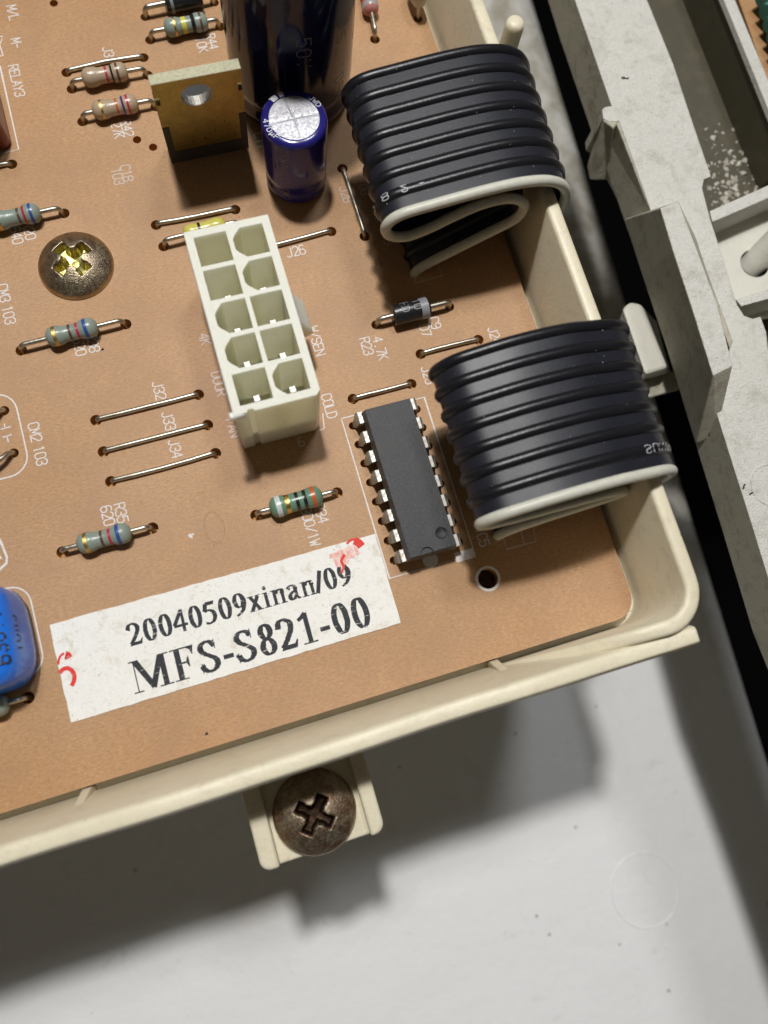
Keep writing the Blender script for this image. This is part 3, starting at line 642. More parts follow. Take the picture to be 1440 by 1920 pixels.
# little ceramic part at the top
cc = P(782, -20, 3); t = thing('ceramic_capacitor', 'small pale ceramic part at the top photo edge against the tray wall', 'capacitor', (cc.x, cc.y, 0))
mb = MB(); mb.lathe([(.3, -1.1), (1.6, -1.0), (2.4, -.5), (2.5, 0), (2.4, .5), (1.6, 1.0), (.3, 1.1)], 'wcable', 28, 'X', (0, 0, 3.4)); mb.obj('body', t, smooth=70)
for yy in (-1.2, 1.2):
    mb = MB(); mb.tube([(0, yy, 2.6), (0, yy * 1.5, .6), (0, yy * 1.6, -1.2)], .28, 'wiremetal'); mb.obj('lead', t, smooth=60); HOLES.append((cc.x, cc.y + yy * 1.6, .6))

# extra drilled holes
for px, py in ((257, 262), (287, 276), (101, 6), (790, 492)): hole(px, py, .55)
big_h = P(915, 1085); HOLES.append((big_h.x, big_h.y, 1.22))
for y0, n0 in ((46.3, 8), ):
    pass
# ------------------------------------------------------------------ ribbon cables
DUST = []
def cable(label, path, y0, y1, shear, lower=None, text=None, ymap=None):
    t = thing('ribbon_cable', label, 'cable', (path[-1][0], (y0 + y1) / 2, 0), 0, 'black ribbon cables folded over the tray wall')
    ox, oy = path[-1][0], (y0 + y1) / 2
    pts = [(p.x, p.y) for p in spline([(a, b) for a, b in path], 8)]
    N = len(pts)
    nrm = []
    for i in range(N):
        a, b = pts[max(i - 1, 0)], pts[min(i + 1, N - 1)]; d = Vector((b[0] - a[0], b[1] - a[1])).normalized(); nrm.append((-d.y, d.x))
    def pos(i, f, off=0.0):   # f 0..1 across the ribbon
        x, z = pts[i]; nx, nz = nrm[i]; u = i / (N - 1)
        wob = .18 * math.sin(f * 5 + u * 9)
        return Vector((x + nx * off + shear * f * (1 - u) - ox, y0 + (y1 - y0) * f + (ymap(u) * (1 - f * .3) if ymap else 0) - oy, z + nz * off + wob * .5))
    for k in range(8):
        mb = MB(); rad = .62 if k == 0 else .71
        mb.tube([pos(i, k / 7) for i in range(N)], rad, 'wcable' if k == 0 else 'cable', 12); o = mb.obj('wire', t, smooth=70); W1 = o if k == 1 else (W1 if k else None)
        if k == 0: o['label'] = 'white edge wire'
    mb = MB(); rings = []
    for i in range(N):
        r1 = [pos(i, .012 + .988 * j / 32, .27) for j in range(33)]; r2 = [pos(i, .012 + .988 * j / 32, -.27) for j in range(33)]
        rings.append(r1 + r2[::-1])
    mb.loft(rings, 'web'); mb.obj('insulation_web', t, smooth=60)
    if text:
        txt, s0, kw, h = text; mb = MB(); cum = [0]
        for i in range(1, N): cum.append(cum[-1] + math.dist(pts[i - 1], pts[i]))
        def f(x, y, kk=0):
            s = s0 - x; i = max(0, min(N - 2, next((j for j in range(N - 1) if cum[j + 1] > s), N - 2))); u = (s - cum[i]) / (cum[i + 1] - cum[i])
            a = pos(i, kw / 7); b = pos(i + 1, kw / 7); p = a + (b - a) * u; n_ = Vector((nrm[i][0], 0, nrm[i][1])); n_ = n_ if n_.z > 0 else -n_
            th = (y - h / 2) / .79; return p + n_ * (.80 * math.cos(th)) - Vector((0, 1, 0)) * (.80 * math.sin(th))
        stroke_text(mb, txt, f, h, 'white', .04, 1.25, .8); mb.obj('printed_marking', W1)
    for _ in range(70):
        i = random.randrange(int(N * .1), int(N * .45)); f_ = random.random(); DUST.append(pos(i, f_, .0) + Vector((ox, oy, .62)))
    return t
# path starts outside the tray, climbs over the wall, folds back twice and ends in the board
dd = .55
path1 = [(43.9, -14), (44.5, 0), (44.8, 8.6), (43.8, 12.6), (41.3, 14.9), (37.7, 15.9), (33.3, 16.0), (27.1, 15.5), (22.9, 14.9), (21.4, 13.2), (22.1, 11.1), (24.3, 10.1), (27.0, 10.8),
         (29.8, 12.2), (32.8, 13.4), (36.0, 13.5), (38.3, 12.2), (39.2, 10.4), (38.6, 8.2), (35.4, 6.2), (31.3, 3.8), (28.2, 1.9), (26.8, .6), (26.5, -1)]
cable('farther black ribbon cable with its white edge wire curled in an open double loop', path1, 45.4, 63.0, .8, text=('U 8 2 -', 52.0, 1, .8))
path2 = [(43.9, -14), (44.6, 0), (45.6, 7), (45.0, 10.8), (42.7, 13.7), (39.2, 15.2), (35.5, 16.4), (30, 16.7), (25.6, 16.1), (22.8, 15.3), (21.2, 13.3), (22.0, 11.2), (25, 10.2), (31, 9.8), (37, 9.2), (40.0, 7.9), (40.2, 6.2), (37, 5.2),
         (31, 3.9), (27.6, 2.2), (26.4, .6), (26.2, -1)]
cable('nearer black ribbon cable with its folds pressed flat above the ringed hole', path2, 9.5, 27.0, .6, text=('SUNG', 31.5, 1, .95), ymap=lambda u: -.9 * max(0, (u - .5)) * 1.2)
mb = MB()
for p in DUST:
    s = random.uniform(.03, .09); mb.add([p + Vector((random.uniform(-1, 1), random.uniform(-1, 1), random.uniform(-.3, .6))) * s for _ in range(4)], [(0, 1, 2), (0, 2, 3), (0, 3, 1), (1, 3, 2)], 'dust')
tag(mb.obj('dust_specks'), 'pale dust specks scattered on the black cables', 'dust', None, 'stuff')

# ------------------------------------------------------------------ board mesh with its holes
uniq = []
for x, y, r in HOLES:
    if all(math.hypot(x - a, y - b) > r + c + .05 for a, b, c in uniq) and y > -4 and x < 39: uniq.append((x, y, r))
mb = MB(); ox = 40.15
oc = [(ox, 120), (-80, 120), (-80, -5.15), (ox - 2.8, -5.15)] + [(ox - 2.8 + 2.8 * math.sin(a), -5.15 + 2.8 * (1 - math.cos(a))) for a in [R_(15 * k) for k in range(1, 7)]]
mb.plate(oc, [circ(x, y, r, 18 if r < 1 else 32) for x, y, r in uniq], -1.6, 0, 'board', 'hole', bottom=False)
o = mb.obj('board_sheet', board); o.location.z = 1.6
mb = MB(); mb.plate([(-79, -4.5), (39.5, -4.5), (39.5, 119), (-79, 119)], [circ(big_h.x, big_h.y, 1.4, 20)], -2.0, -1.65, 'hole', bottom=True); o = mb.obj('solder_side', board); o.location.z = 1.6
def print_obj(mb, name='screen_print'):
    o = mb.obj(name, board); o.location.z = 1.6 + .012; return o
DOWN = Vector((0, -1, 0)); RIGHT = Vector((1, 0, 0))
def ptext(txt, px, py, h=1.25, down=True, mat='silk', adv=.66, name='printed_reference'):
    """(px,py) = start of the text: its baseline side for text running down the board"""
    p = P(px, py); mb = MB()
    d = DOWN if down else RIGHT; x = 0
    for w in txt.split(' '):
        mb = MB(); e = stroke_text(mb, w, planar(p + d * x, d, RIGHT if down else Vector((0, 1, 0))), h, mat, .072, adv, .56 * adv / .68); x += e + .7 * adv * h
        print_obj(mb, name)
for a in (('RELAY3', 15, 124), ('M/L', 12, 12), ('M-', 20, 74), ('CM2 103', 52, 796), ('CM3 103', -6, 536), ('J32', 285, 718), ('J33', 303, 775), ('J34', 315, 827),
          ('J25', 789, 690), ('J24', 914, 616), ('J3', 192, 90), ('R38', 161, 630), ('620', 136, 636), ('R20', 42, 420), ('640', 18, 428), ('R35', 213, 947), ('620', 188, 952),
          ('4.7K', 698, 634), ('R23', 674, 636), ('C9', 804, 598), ('D7', 786, 612), ('W/SEN', 577, 615), ('COLD', 602, 742), ('R34', 588, 948), ('300/1W', 563, 955),
          ('R42', 226, 228), ('27K', 208, 232), ('R44', 385, 66), ('10K', 366, 72), ('IC5', 890, 992), ('C11', 475, 252)): ptext(*a)
for a in (('C18', 225, 312), ('103', 208, 318), ('DOOR', 396, 700), ('FAN', 424, 788), ('4K', 372, 628), ('J28', 636, 352), ('D6', 672, 348), ('J5', 700, 398), ('R19', 712, 430), 
          ('C22', 683, 3)): ptext(*a, mat='silkfaint')
ptext('J26', 540, 483, 1.3, down=False, mat='silk'); ptext('6', 562, 838, 1.2, down=False, mat='silkfaint')
def pline(pts, w=.075, closed=False, px=True, name='printed_outline', mat='silk'):
    q = [tuple(P(*p)[:2]) for p in pts] if px else pts; mb = MB()
    ribbon(mb, q, w, lambda x, y, k=0: Vector((x, y, .002)), mat, 0, closed); return print_obj(mb, name)
def rrpath(x0, x1, y0, y1, r): return rr(x0, x1, y0, y1, r, 6)
pline([(-30, 133), (0, 124), (35, 280), (-30, 295)]); pline([(-20, 70), (5, 68), (2, 78), (-1, 83), (6, 104), (-30, 112)])
x0, y0 = P(640, 785)[:2]; x1, y1 = P(890, 1038)[:2]
pline([(x0, y0), (x1, y0), (x1, y1 + .0), (x0, y1), (x0, y0), (x0 + .1, y0)], px=False)
mb = MB(); mb.add([(x1 - 2.5, y1 - .45, .004), (x1 + .02, y1 - .45, .004), (x1 + .02, y1 + .75, .004), (x1 - 2.5, y1 + .75, .004)], [(0, 1, 2, 3)], 'silk'); print_obj(mb, 'printed_block')
mb = MB(); c = P(807, 1050); mb.add([(x, y, .006) for x, y in circ(c.x, c.y, .95, 24)], [tuple(range(24))], 'silk'); print_obj(mb, 'printed_dot')
mb = MB(); mb.plate(circ(big_h.x, big_h.y, 1.58, 40), [circ(big_h.x, big_h.y, 1.24, 40)], 0, .004, 'silk', outerwall=False); print_obj(mb, 'printed_ring')
a = P(57, 878); b = P(-20, 735); pline(rrpath(-50, a.x, a.y - .4, P(20, 733).y, 2.4), closed=True, px=False, w=.09)
a = P(83, 1240); pline(rrpath(-50, a.x, P(30, 1275).y, P(32, 1098).y, 2.2), closed=True, px=False, w=.09)
pline([(2, 805), (20, 800)]); pline([(8, 794), (10, 803)]); pline([(5, 820), (22, 815)]); pline([(13, 818), (16, 829)])
pline([(-10, 1005), (0, 1012), (13, 1045), (12, 1056), (-8, 1075)], w=.14); pline([(-10, 1030), (3, 1048)], w=.1)
pline([(943, 1005), (950, 1030), (1005, 1015), (999, 985)], mat='silkfaint'); pline([(976, 992), (983, 1021)], mat='silkfaint')
pline([(765, 470), (780, 530), (830, 517), (820, 495)], mat='silkfaint'); pline([(605, 775), (608, 803), (598, 808)])
pline([(436, 100), (455, 180)], mat='silkfaint')
mb = MB(); c = P(402, 989); ribbon(mb, [(c.x + 1.15 * math.cos(t) , c.y + 1.95 * math.sin(t)) for t in [k * math.pi / 16 for k in range(32)]], .07, lambda x, y, k=0: Vector((x, y, .003)), 'stain', 0, True)
c = P(376, 935); ribbon(mb, [(c.x + .7 * math.cos(t) , c.y + .8 * math.sin(t)) for t in [k * math.pi / 16 for k in range(22)]], .05, lambda x, y, k=0: Vector((x, y, .003)), 'stain')
print_obj(mb, 'flux_ring')
mb = MB(); c = P(359, 1005); mb.add([(c.x - .35, c.y + .3, .006), (c.x - .3, c.y - .1, .006), (c.x + .1, c.y - .35, .006), (c.x + .1, c.y - .05, .006), (c.x + .45, c.y + .25, .006)], [(0, 1, 2, 3, 4)], 'silk'); print_obj(mb, 'printed_fleck')

# ------------------------------------------------------------------ label
lab = thing('sticker_label', 'worn white paper label printed 20040509xinan/09 and MFS-S821-00 with red marks', 'label', (-7.5, 7.6, .02))
def edge(a, b, n=14, j=.05):
    a = Vector(a); b = Vector(b); d = (b - a); nn = Vector((-d.y, d.x)).normalized(); return [tuple(a + d * k / n + nn * random.uniform(-j, j)) for k in range(n)]
ctl = [P(134, 1355), P(751, 1168), P(703, 1001), P(93, 1172)]; ctl = [(p.x + 7.5, p.y - 7.6) for p in ctl]
poly = edge(ctl[0], ctl[1], 40) + edge(ctl[1], ctl[2], 14) + edge(ctl[2], ctl[3], 40) + edge(ctl[3], ctl[0], 14)
mb = MB(); mb.plate(poly, [], 0, .10, 'paper'); mb.obj('paper', lab)
def T(x, y, k, o, dx, upv): return o + dx * x + upv * y + Vector((0, 0, .003 * k))
def glyph(ch):
    e = lambda cx, cy, rx, ry, a0=0, a1=360, n=26: [(cx + rx * math.cos(R_(a0 + (a1 - a0) * k / n)), cy + ry * math.sin(R_(a0 + (a1 - a0) * k / n))) for k in range(n if a1 - a0 == 360 else n + 1)]
    sp = lambda *p: [(v.x, v.y) for v in spline([(a, b) for a, b in p], 7)]
    R, C, Q = [], [], []      # strokes, closed strokes, polygons
    w = .74
    if ch == '0': C.append(e(.37, .5, .215, .465))
    elif ch == '2': R.append(sp((.09, .70), (.15, .90), (.33, .965), (.52, .85), (.54, .66), (.42, .44), (.26, .24), (.10, .08))); Q.append([(.05, 0), (.62, 0), (.70, .26), (.65, .26), (.56, .145), (.12, .145)])
    elif ch == '4': Q += [[(.40, 0), (.565, 0), (.565, 1), (.44, 1)], [(.03, .24), (.70, .24), (.70, .36), (.03, .36)]]; R.append([(.50, .97), (.05, .33)])
    elif ch == '5': Q.append([(.19, .84), (.60, .84), (.66, 1), (.21, 1)]); R += [[(.22, .93), (.12, .58)], sp((.12, .57), (.30, .62), (.50, .52), (.56, .30), (.45, .10), (.25, .03), (.08, .08))]
    elif ch == '9': C.append(e(.35, .665, .20, .30)); R.append(sp((.55, .80), (.60, .62), (.55, .36), (.38, .13), (.12, .01)))
    elif ch == '8': C += [e(.37, .755, .165, .21), e(.37, .265, .195, .235)]
    elif ch == '1': Q += [[(.30, .04), (.47, .04), (.47, 1), (.40, 1), (.30, .93)], [(.12, 0), (.64, 0), (.64, .05), (.12, .05)]]; R.append([(.10, .80), (.24, .87), (.40, .985)])
    elif ch == 'M':
        w = 1.42; Q += [[(.16, .03), (.20, .03), (.20, .97), (.16, .97)], [(1.06, .03), (1.25, .03), (1.25, .97), (1.06, .97)], [(.02, 0), (.36, 0), (.36, .04), (.02, .04)], [(.92, 0), (1.40, 0), (1.40, .04), (.92, .04)],
                        [(.02, .96), (.36, .96), (.36, 1), (.02, 1)], [(1.05, .96), (1.40, .96), (1.40, 1), (1.05, 1)], [(.13, .97), (.36, .97), (.75, .22), (.66, 0)]]; R.append([(.70, .05), (1.12, .97)])
    elif ch == 'F':
        w = .95; Q += [[(.17, .03), (.37, .03), (.37, .97), (.17, .97)], [(.03, 0), (.52, 0), (.52, .04), (.03, .04)], [(.03, .955), (.86, .955), (.86, 1), (.03, 1)], [(.86, .99), (.80, .72), (.77, .72), (.72, .88), (.60, .955)],
                       [(.36, .49), (.62, .49), (.62, .545), (.36, .545)], [(.60, .36), (.635, .36), (.635, .68), (.60, .68), (.52, .52)]]
    elif ch == 'S':
        w = .80; R.append(sp((.62, .80), (.52, .92), (.37, .965), (.20, .90), (.14, .76), (.24, .62), (.42, .50), (.60, .36), (.62, .20), (.50, .07), (.33, .03), (.17, .10), (.08, .26)))
        Q += [[(.62, .70), (.66, .70), (.66, 1.0), (.62, .97)], [(.06, 0), (.10, .03), (.10, .32), (.06, .32)]]
    elif ch == '-': w = .50; Q.append([(.06, .26), (.42, .26), (.42, .40), (.06, .40)])
    elif ch == '/': w = .42; R.append([(.02, 0), (.36, 1)])
    elif ch == 'x':
        w = .74; Q.append([(.08, .68), (.27, .68), (.66, 0), (.47, 0)]); R.append([(.56, .66), (.14, .02)])
        Q += [[(.02, .66), (.34, .66), (.34, .70), (.02, .70)], [(.42, .66), (.68, .66), (.68, .70), (.42, .70)], [(.02, 0), (.27, 0), (.27, .04), (.02, .04)], [(.40, 0), (.73, 0), (.73, .04), (.40, .04)]]
    elif ch == 'i': w = .42; Q += [[(.13, .03), (.30, .03), (.30, .70), (.13, .66)], [(.04, 0), (.39, 0), (.39, .045), (.04, .045)], [(.04, .65), (.2, .65), (.3, .70), (.04, .69)]]; Q.append(e(.21, .90, .095, .095, 0, 360, 14))
    elif ch == 'n': w = .80; Q += [[(.13, .03), (.29, .03), (.29, .70), (.13, .66)], [(.04, 0), (.38, 0), (.38, .045), (.04, .045)], [(.52, .03), (.68, .03), (.68, .48), (.52, .50)], [(.45, 0), (.77, 0), (.77, .045), (.45, .045)], [(.04, .65), (.2, .65), (.28, .70), (.04, .69)]]; R.append(sp((.28, .52), (.38, .63), (.50, .655), (.60, .60), (.605, .45)))
    elif ch == 'a': w = .70; Q += [[(.40, .10), (.56, .10), (.56, .48), (.40, .52)], [(.50, .12), (.56, .12), (.68, .05), (.66, .02), (.55, 0), (.47, .04)]]; R += [sp((.12, .54), (.20, .65), (.34, .67), (.46, .60), (.485, .46)), sp((.45, .42), (.26, .34), (.14, .20), (.20, .06), (.34, .07), (.44, .16))]
    return w, R, C, Q
def serif_line(txt, pa, pb, hpx):
    a = P(*pa, .12); b = P(*pb, .12); h = (P(*hpx[1], .12) - P(*hpx[0], .12)).length
    tot = sum(glyph(c)[0] for c in txt) - .1; L = (b - a).length; dx = (b - a) / L; up_ = Vector((-dx.y, dx.x, 0)); sx = L / tot; x = 0
    o0 = Vector((-7.5, 7.6, .02))
    for ch in txt:
        w, Rs, Cs, Qs = glyph(ch); mb = MB(); lay = 0
        mp = lambda u, v, k=0: a - o0 + dx * ((x + u) * sx) + up_ * (v * h) + Vector((0, 0, .004 * k + .0))
        jit = lambda pts: [(p[0] + random.uniform(-.008, .008), p[1] + random.uniform(-.006, .006)) for p in pts]
        for s in Rs: lay += 1; ribbon(mb, jit(s), 0, mp, 'ink', lay, False, (.106, .040))
        for s in Cs: lay += 1; ribbon(mb, jit(s), 0, mp, 'ink', lay, True, (.106, .034))
        for s in Qs: lay += 1; mb.add([mp(u, v, lay) for u, v in s], [tuple(range(len(s)))], 'ink')
        mb.obj('printed_character', lab); x += w
serif_line('20040509xinan/09', (243, 1213), (661, 1094), ((243, 1213), (233, 1172)))
serif_line('MFS-S821-00', (252, 1302), (697, 1173), ((252, 1302), (238, 1243)))
# red stamp remains
mb = MB(); o0 = Vector((-7.5, 7.6, .02))
def redline(pts, w, mat, z=.125):
    q = [tuple((P(*p) - o0)[:2]) for p in pts]; q = [(v.x, v.y) for v in spline(q, 6)]
    ribbon(mb, q, w, lambda x, y, k=0: Vector((x, y, z)), mat)
redline([(110, 1246), (111, 1237), (115, 1229), (121, 1225)], .13, 'red', .122); redline([(123, 1228), (127, 1229), (130, 1234)], .42, 'red', .124)
redline([(112, 1262), (119, 1255), (128, 1253), (136, 1258), (140, 1267), (139, 1277), (135, 1286)], .24, 'red', .126)
mb.obj('red_stamp_mark', lab); mb = MB()
redline([(650, 1020), (658, 1013), (668, 1012)], .14, 'red', .122); redline([(664, 1014), (672, 1018), (678, 1025)], .50, 'red', .124)
for k in range(9):
    x = 618 + k * 4.6; redline([(x, 1046 - k * 2.4 + random.uniform(-4, 3)), (x + 8, 1044 - k * 2), (x + 17, 1064 - k * 3 + random.uniform(-5, 5))], .26, 'pink', .128 + .003 * k)
redline([(640, 1074), (644, 1062), (640, 1052), (646, 1040)], .16, 'red', .17)
mb.obj('red_stamp_smear', lab)

# ------------------------------------------------------------------ pan head screws
def screw(px, py, z, r, rot, mat, inner, label, hh=2.6, lobe=.80, aw=.72, L=2.35):
    c = P(px, py, z + 1.0); t = thing('pan_head_screw', label, 'screw', (c.x, c.y, z), rot, 'domed cross-head screws')
    N = 110; mb = MB(); vs = []; fs = []; fm = []
    def cross(x, y):
        ax, ay = abs(x), abs(y)
        if ax < ay: ax, ay = ay, ax
        return max(ax - L, ay - aw, lobe - math.hypot(ax - 1.30, ay - 1.30))
    def H(x, y):
        rr2 = math.hypot(x, y) / r; base = hh * (1 - .80 * rr2 ** 2.0) * (1 if rr2 < .93 else math.sqrt(max(0, 1 - ((rr2 - .93) / .07) ** 2)) * .75 + .25)
        d = cross(x, y); ctr = math.hypot(x, y)
        f = 1 / (1 + math.exp(max(-40, min(40, d / .055))))
        depth = 2.1 - .35 * max(0, ctr - .5)
        return max(.02, base - depth * f), d
    R1 = 90; A1 = 168
    for i in range(R1 + 1):
        rad = r * (i / R1) ** .85
        for k in range(A1):
            a = 2 * math.pi * k / A1; x, y = rad * math.cos(a), rad * math.sin(a); h, d = H(x, y)
            if i == R1: h = 0.0
            vs.append((x, y, h))
    mb.v = vs; mb.mi(mat); mb.mi(inner)
    for i in range(R1):
        for k in range(A1):
            k2 = (k + 1) % A1; f = (i * A1 + k, (i + 1) * A1 + k, (i + 1) * A1 + k2, i * A1 + k2)
            cx = sum(vs[j][0] for j in f) / 4; cy = sum(vs[j][1] for j in f) / 4
            mb.f.append(f); mb.m.append(1 if cross(cx, cy) < .03 else 0)
    mb.obj('head', t, smooth=60); return t
screw(139, 492, 0, 4.65, R_(33), 'screw', 'screw_yellow', 'domed cross-head screw with yellow recess fixing the left side of the board')
screw(590, 1524, -2.95, 4.9, R_(50), 'screw2', 'recess2', 'rusty cross-head screw in the plastic lug below the front lip', 3.0, .78, .62, 2.2)

# ------------------------------------------------------------------ neighbouring rough casing on the right
def pp2(lst, z): return [tuple(P(x, y, z)[:2]) for x, y in lst]
cas = thing('neighbouring_casing', 'grimy rough white plastic casing running down the right side beyond the dark gap', 'casing', tuple(P(1300, 400, -20)))
C0 = Vector(cas.location)
def cobj(mb, name, smooth=0, bevel=0, **k): return mb.obj(name, cas, smooth=smooth, bevel=bevel, xf=lambda v: v - C0)
strip = [(1030, -150), (1078, 0), (1147, 199), (1134, 201), (1129, 206), (1131, 222), (1142, 228), (1161, 227), (1218, 388), (1262, 510), (1357, 817), (1408, 978), (1470, 1180), (1560, 1400), (1900, 2300), (2300, 2300), (1640, 560), (1440, 655), (1436, 622), (1426, 594), (1412, 598), (1395, 592), (1382, 572), (1345, 452), (1331, 410),
         (1316, 352), (1320, 336), (1333, 331), (1290, 205), (1262, 120), (1213, 0), (1155, -150)]
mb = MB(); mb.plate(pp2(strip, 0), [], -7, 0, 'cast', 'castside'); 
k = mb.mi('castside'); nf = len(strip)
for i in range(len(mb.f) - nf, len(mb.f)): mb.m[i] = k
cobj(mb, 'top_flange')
# long leaning left wall: lower skirt
# rib under the notch tab
def hexa(mb, tops, bots, mat, top=None):
    mb.loft([[tuple(p) for p in bots], [tuple(p) for p in tops]], mat)
    if top: mb.m[-1] = mb.mi(top)
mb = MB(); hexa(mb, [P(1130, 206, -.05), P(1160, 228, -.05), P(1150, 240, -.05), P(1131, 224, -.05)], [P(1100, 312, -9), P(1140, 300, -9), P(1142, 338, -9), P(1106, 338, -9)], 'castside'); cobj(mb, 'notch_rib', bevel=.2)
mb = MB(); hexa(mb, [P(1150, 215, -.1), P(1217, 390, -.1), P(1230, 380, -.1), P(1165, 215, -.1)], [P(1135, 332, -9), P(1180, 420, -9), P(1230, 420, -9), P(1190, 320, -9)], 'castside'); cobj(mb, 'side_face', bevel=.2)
# raised block
mb = MB()
tp = [P(1238, 390, 6.0), P(1272, 377, 6.0), P(1296, 440, 6.0), P(1345, 570, 6.0), P(1374, 686, 6.0), P(1337, 704, 6.0), P(1300, 585, 6.0), P(1262, 470, 6.0)]
bt = [P(1170, 411, -5), P(1272, 377, -1), P(1303, 440, -1), P(1352, 600, -1), P(1343, 817, -3.5), P(1305, 832, -5), P(1250, 655, -5), P(1205, 520, -5)]
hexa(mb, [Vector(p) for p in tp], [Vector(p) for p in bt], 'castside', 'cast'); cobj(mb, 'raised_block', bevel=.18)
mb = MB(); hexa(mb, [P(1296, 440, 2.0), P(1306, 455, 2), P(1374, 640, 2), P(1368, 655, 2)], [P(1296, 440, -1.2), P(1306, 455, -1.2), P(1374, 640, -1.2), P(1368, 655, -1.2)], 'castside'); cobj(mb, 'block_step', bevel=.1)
# small clip stub
mb = MB(); hexa(mb, [P(1166, 580, -6), P(1180, 566, -6), P(1202, 570, -6), P(1252, 690, -6), P(1209, 704, -6)], [P(1160, 600, -20), P(1180, 590, -20), P(1230, 600, -20), P(1262, 720, -20), P(1205, 733, -20)], 'lgt'); cobj(mb, 'clip_stub', bevel=.5)
mb = MB(); hexa(mb, [P(1200, 715, -10), P(1262, 697, -10), P(1275, 730, -10), P(1205, 750, -10)], [P(1200, 715, -22), P(1262, 697, -22), P(1275, 730, -22), P(1205, 750, -22)], 'castside'); cobj(mb, 'clip_step', bevel=.3)
# pocket and its ribs; shade is painted as dark olive on floors and rib walls
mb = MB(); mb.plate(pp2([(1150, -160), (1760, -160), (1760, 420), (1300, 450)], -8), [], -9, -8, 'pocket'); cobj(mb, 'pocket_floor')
rp = pp2([(1292, -160), (1312, -160), (1378, 0), (1440, 150), (1500, 295), (1477, 295), (1440, 204), (1357, 0)], 0)
mb = MB(); mb.plate(rp, [], -.9, 0, 'cast'); cobj(mb, 'pocket_rib')
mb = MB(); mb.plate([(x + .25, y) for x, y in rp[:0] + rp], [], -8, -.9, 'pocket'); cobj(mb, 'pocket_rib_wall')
mb = MB(); mb.plate(pp2([(1331, 396), (1480, 330), (1485, 352), (1336, 416)], -.6), [], -8, -.6, 'cast'); cobj(mb, 'pocket_rib')
mb = MB(); mb.plate(pp2([(1380, 562), (1480, 530), (1485, 548), (1390, 574)], -.6), [], -8, -.6, 'cast'); cobj(mb, 'pocket_rib')
h_ = P(1415, 494, -6)
mb = MB(); mb.plate(pp2([(1325, 400), (1560, 330), (1620, 560), (1385, 600)], -6), [circ(h_.x, h_.y, 2.2, 28)], -7.5, -6, 'lgt', 'black'); cobj(mb, 'boss_floor')
mb = MB(); b0 = h_ + Vector((.1, .1, -2)); mb.tube([b0, b0 + Vector((4, 2.2, 6)), b0 + Vector((9, 5, 14))], [2.0, 2.0, 1.9], 'lgt', 24); cobj(mb, 'post', smooth=60)
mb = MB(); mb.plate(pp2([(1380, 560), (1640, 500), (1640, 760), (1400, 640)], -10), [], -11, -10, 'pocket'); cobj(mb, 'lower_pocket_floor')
# moulded circle on the flange at the right edge
c = P(1446, 910, .01); mb = MB(); rr_ = (P(1408, 905, 0) - c).length
mb.lathe([(rr_ - .16, -.05), (rr_ - .08, .1), (rr_ + .08, .1), (rr_ + .16, -.05)], 'cast', 64, c=(c.x, c.y, 0), cap=False); cobj(mb, 'moulded_ring', smooth=60)
# debris in the pocket
mb = MB()
for _ in range(420):
    x = random.gauss(1375, 38); y = random.uniform(230, 392)
    if x < 1325 + (y - 330) * .1 or random.random() > (y - 180) / 210: continue
    p = P(x, y, -8); s = random.uniform(.08, .5)
    s *= random.choice((.5, .8, 1.0)); vs = [p + Vector((math.cos(a) * s * random.uniform(.3, 1.5), math.sin(a) * s * random.uniform(.3, 1.5), 0)) for a in [2 * math.pi * k / 7 for k in range(7)]] + [p + Vector((s * random.uniform(-.4, .4), s * random.uniform(-.4, .4), s * .9))]
    mb.add(vs, [(k, (k + 1) % 7, 7) for k in range(7)], 'dust')
for px, py in ((1349, 132), (1346, 72), (1400, 228), (1404, 238), (1395, 232)):
    p = P(px, py, -8); mb.add([p + Vector((-.3, -.2, 0)), p + Vector((.3, -.1, 0)), p + Vector((.1, .3, 0)), p + Vector((0, 0, .3))], [(0, 1, 3), (1, 2, 3), (2, 0, 3)], 'dust')
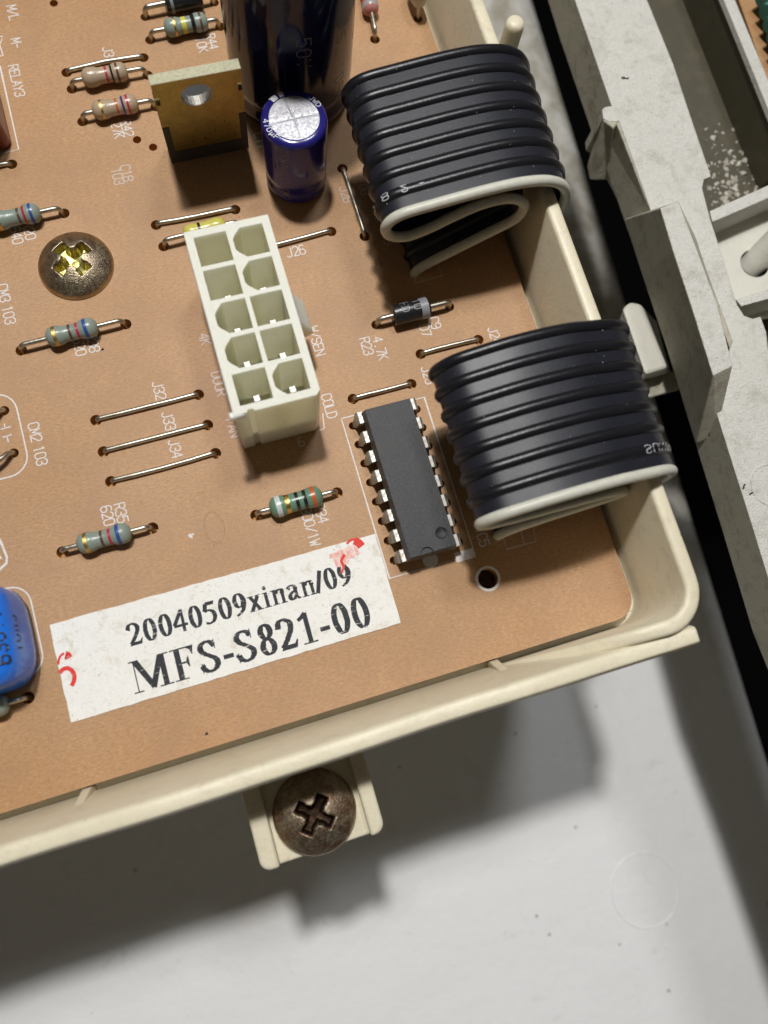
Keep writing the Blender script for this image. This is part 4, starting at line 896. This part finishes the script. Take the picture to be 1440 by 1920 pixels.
tag(mb.obj('plastic_debris', smooth=60), 'pale crumbs of dirt lying in the dark pocket of the casing', 'debris', None, 'stuff')
mb = MB()
for px, py, L, a in ((1172, 146, 1.0, -.3), (1395, 912, .7, .8), (1330, 815, .5, 1), (1408, 925, .4, .2)):
    p = P(px, py, .12); mb.tube([p + Vector((L * (u - .5) * math.cos(a), L * (u - .5) * math.sin(a), .15 * math.sin(u * 7))) for u in (0, .25, .5, .75, 1)], .09, 'lint', 6)
tag(mb.obj('lint_fibres', smooth=60), 'short dark lint fibres on the rough white casing', 'lint', None, 'stuff')
mb = MB()
for _ in range(150):
    p = Vector((random.uniform(-38, 39), random.uniform(-4, 84), .0)); s = random.uniform(.03, .10)
    mb.add([p + Vector((random.uniform(-1, 1), random.uniform(-1, 1), random.uniform(.02, .5))) * s for _ in range(4)], [(0, 1, 2), (0, 2, 3), (0, 3, 1), (1, 3, 2)], 'dust')
for px, py in ((387, 1376), (192, 655), (1222, 1168), (1247, 1160)):
    p = P(px, py, 0); mb.add([p + Vector((-.25, -.1, .02)), p + Vector((.2, -.15, .05)), p + Vector((.1, .25, .02)), p + Vector((0, 0, .2))], [(0, 1, 3), (1, 2, 3), (2, 0, 3)], 'lint')
tag(mb.obj('board_dust'), 'fine dust grains lying on the brown circuit board', 'dust', None, 'stuff')
# second circuit board at the upper right corner
o0 = P(1440, 100, -2); b2 = thing('circuit_board', 'corner of a second brown circuit board at the upper right photo corner', 'circuit board', tuple(o0))
mb = MB(); mb.plate(pp2([(1330, -160), (1800, -160), (1800, 400), (1500, 330)], -2), [], -3.6, -2, 'board'); mb.obj('board_sheet', b2, xf=lambda v: v - o0)
g0 = P(1455, 40, -2); gc = thing('sleeved_component', 'green ribbed component on the second board in the upper right corner', 'component', tuple(g0))
for k in range(5):
    mb = MB(); c = P(1442 + k * 7, -10 + k * 24, .5); mb.tube([c - g0 + Vector((-1.5, -.6, 0)), c - g0 + Vector((5, 2, 0))], 1.15, 'greencoil', 16); mb.obj('ridge', gc, smooth=60)
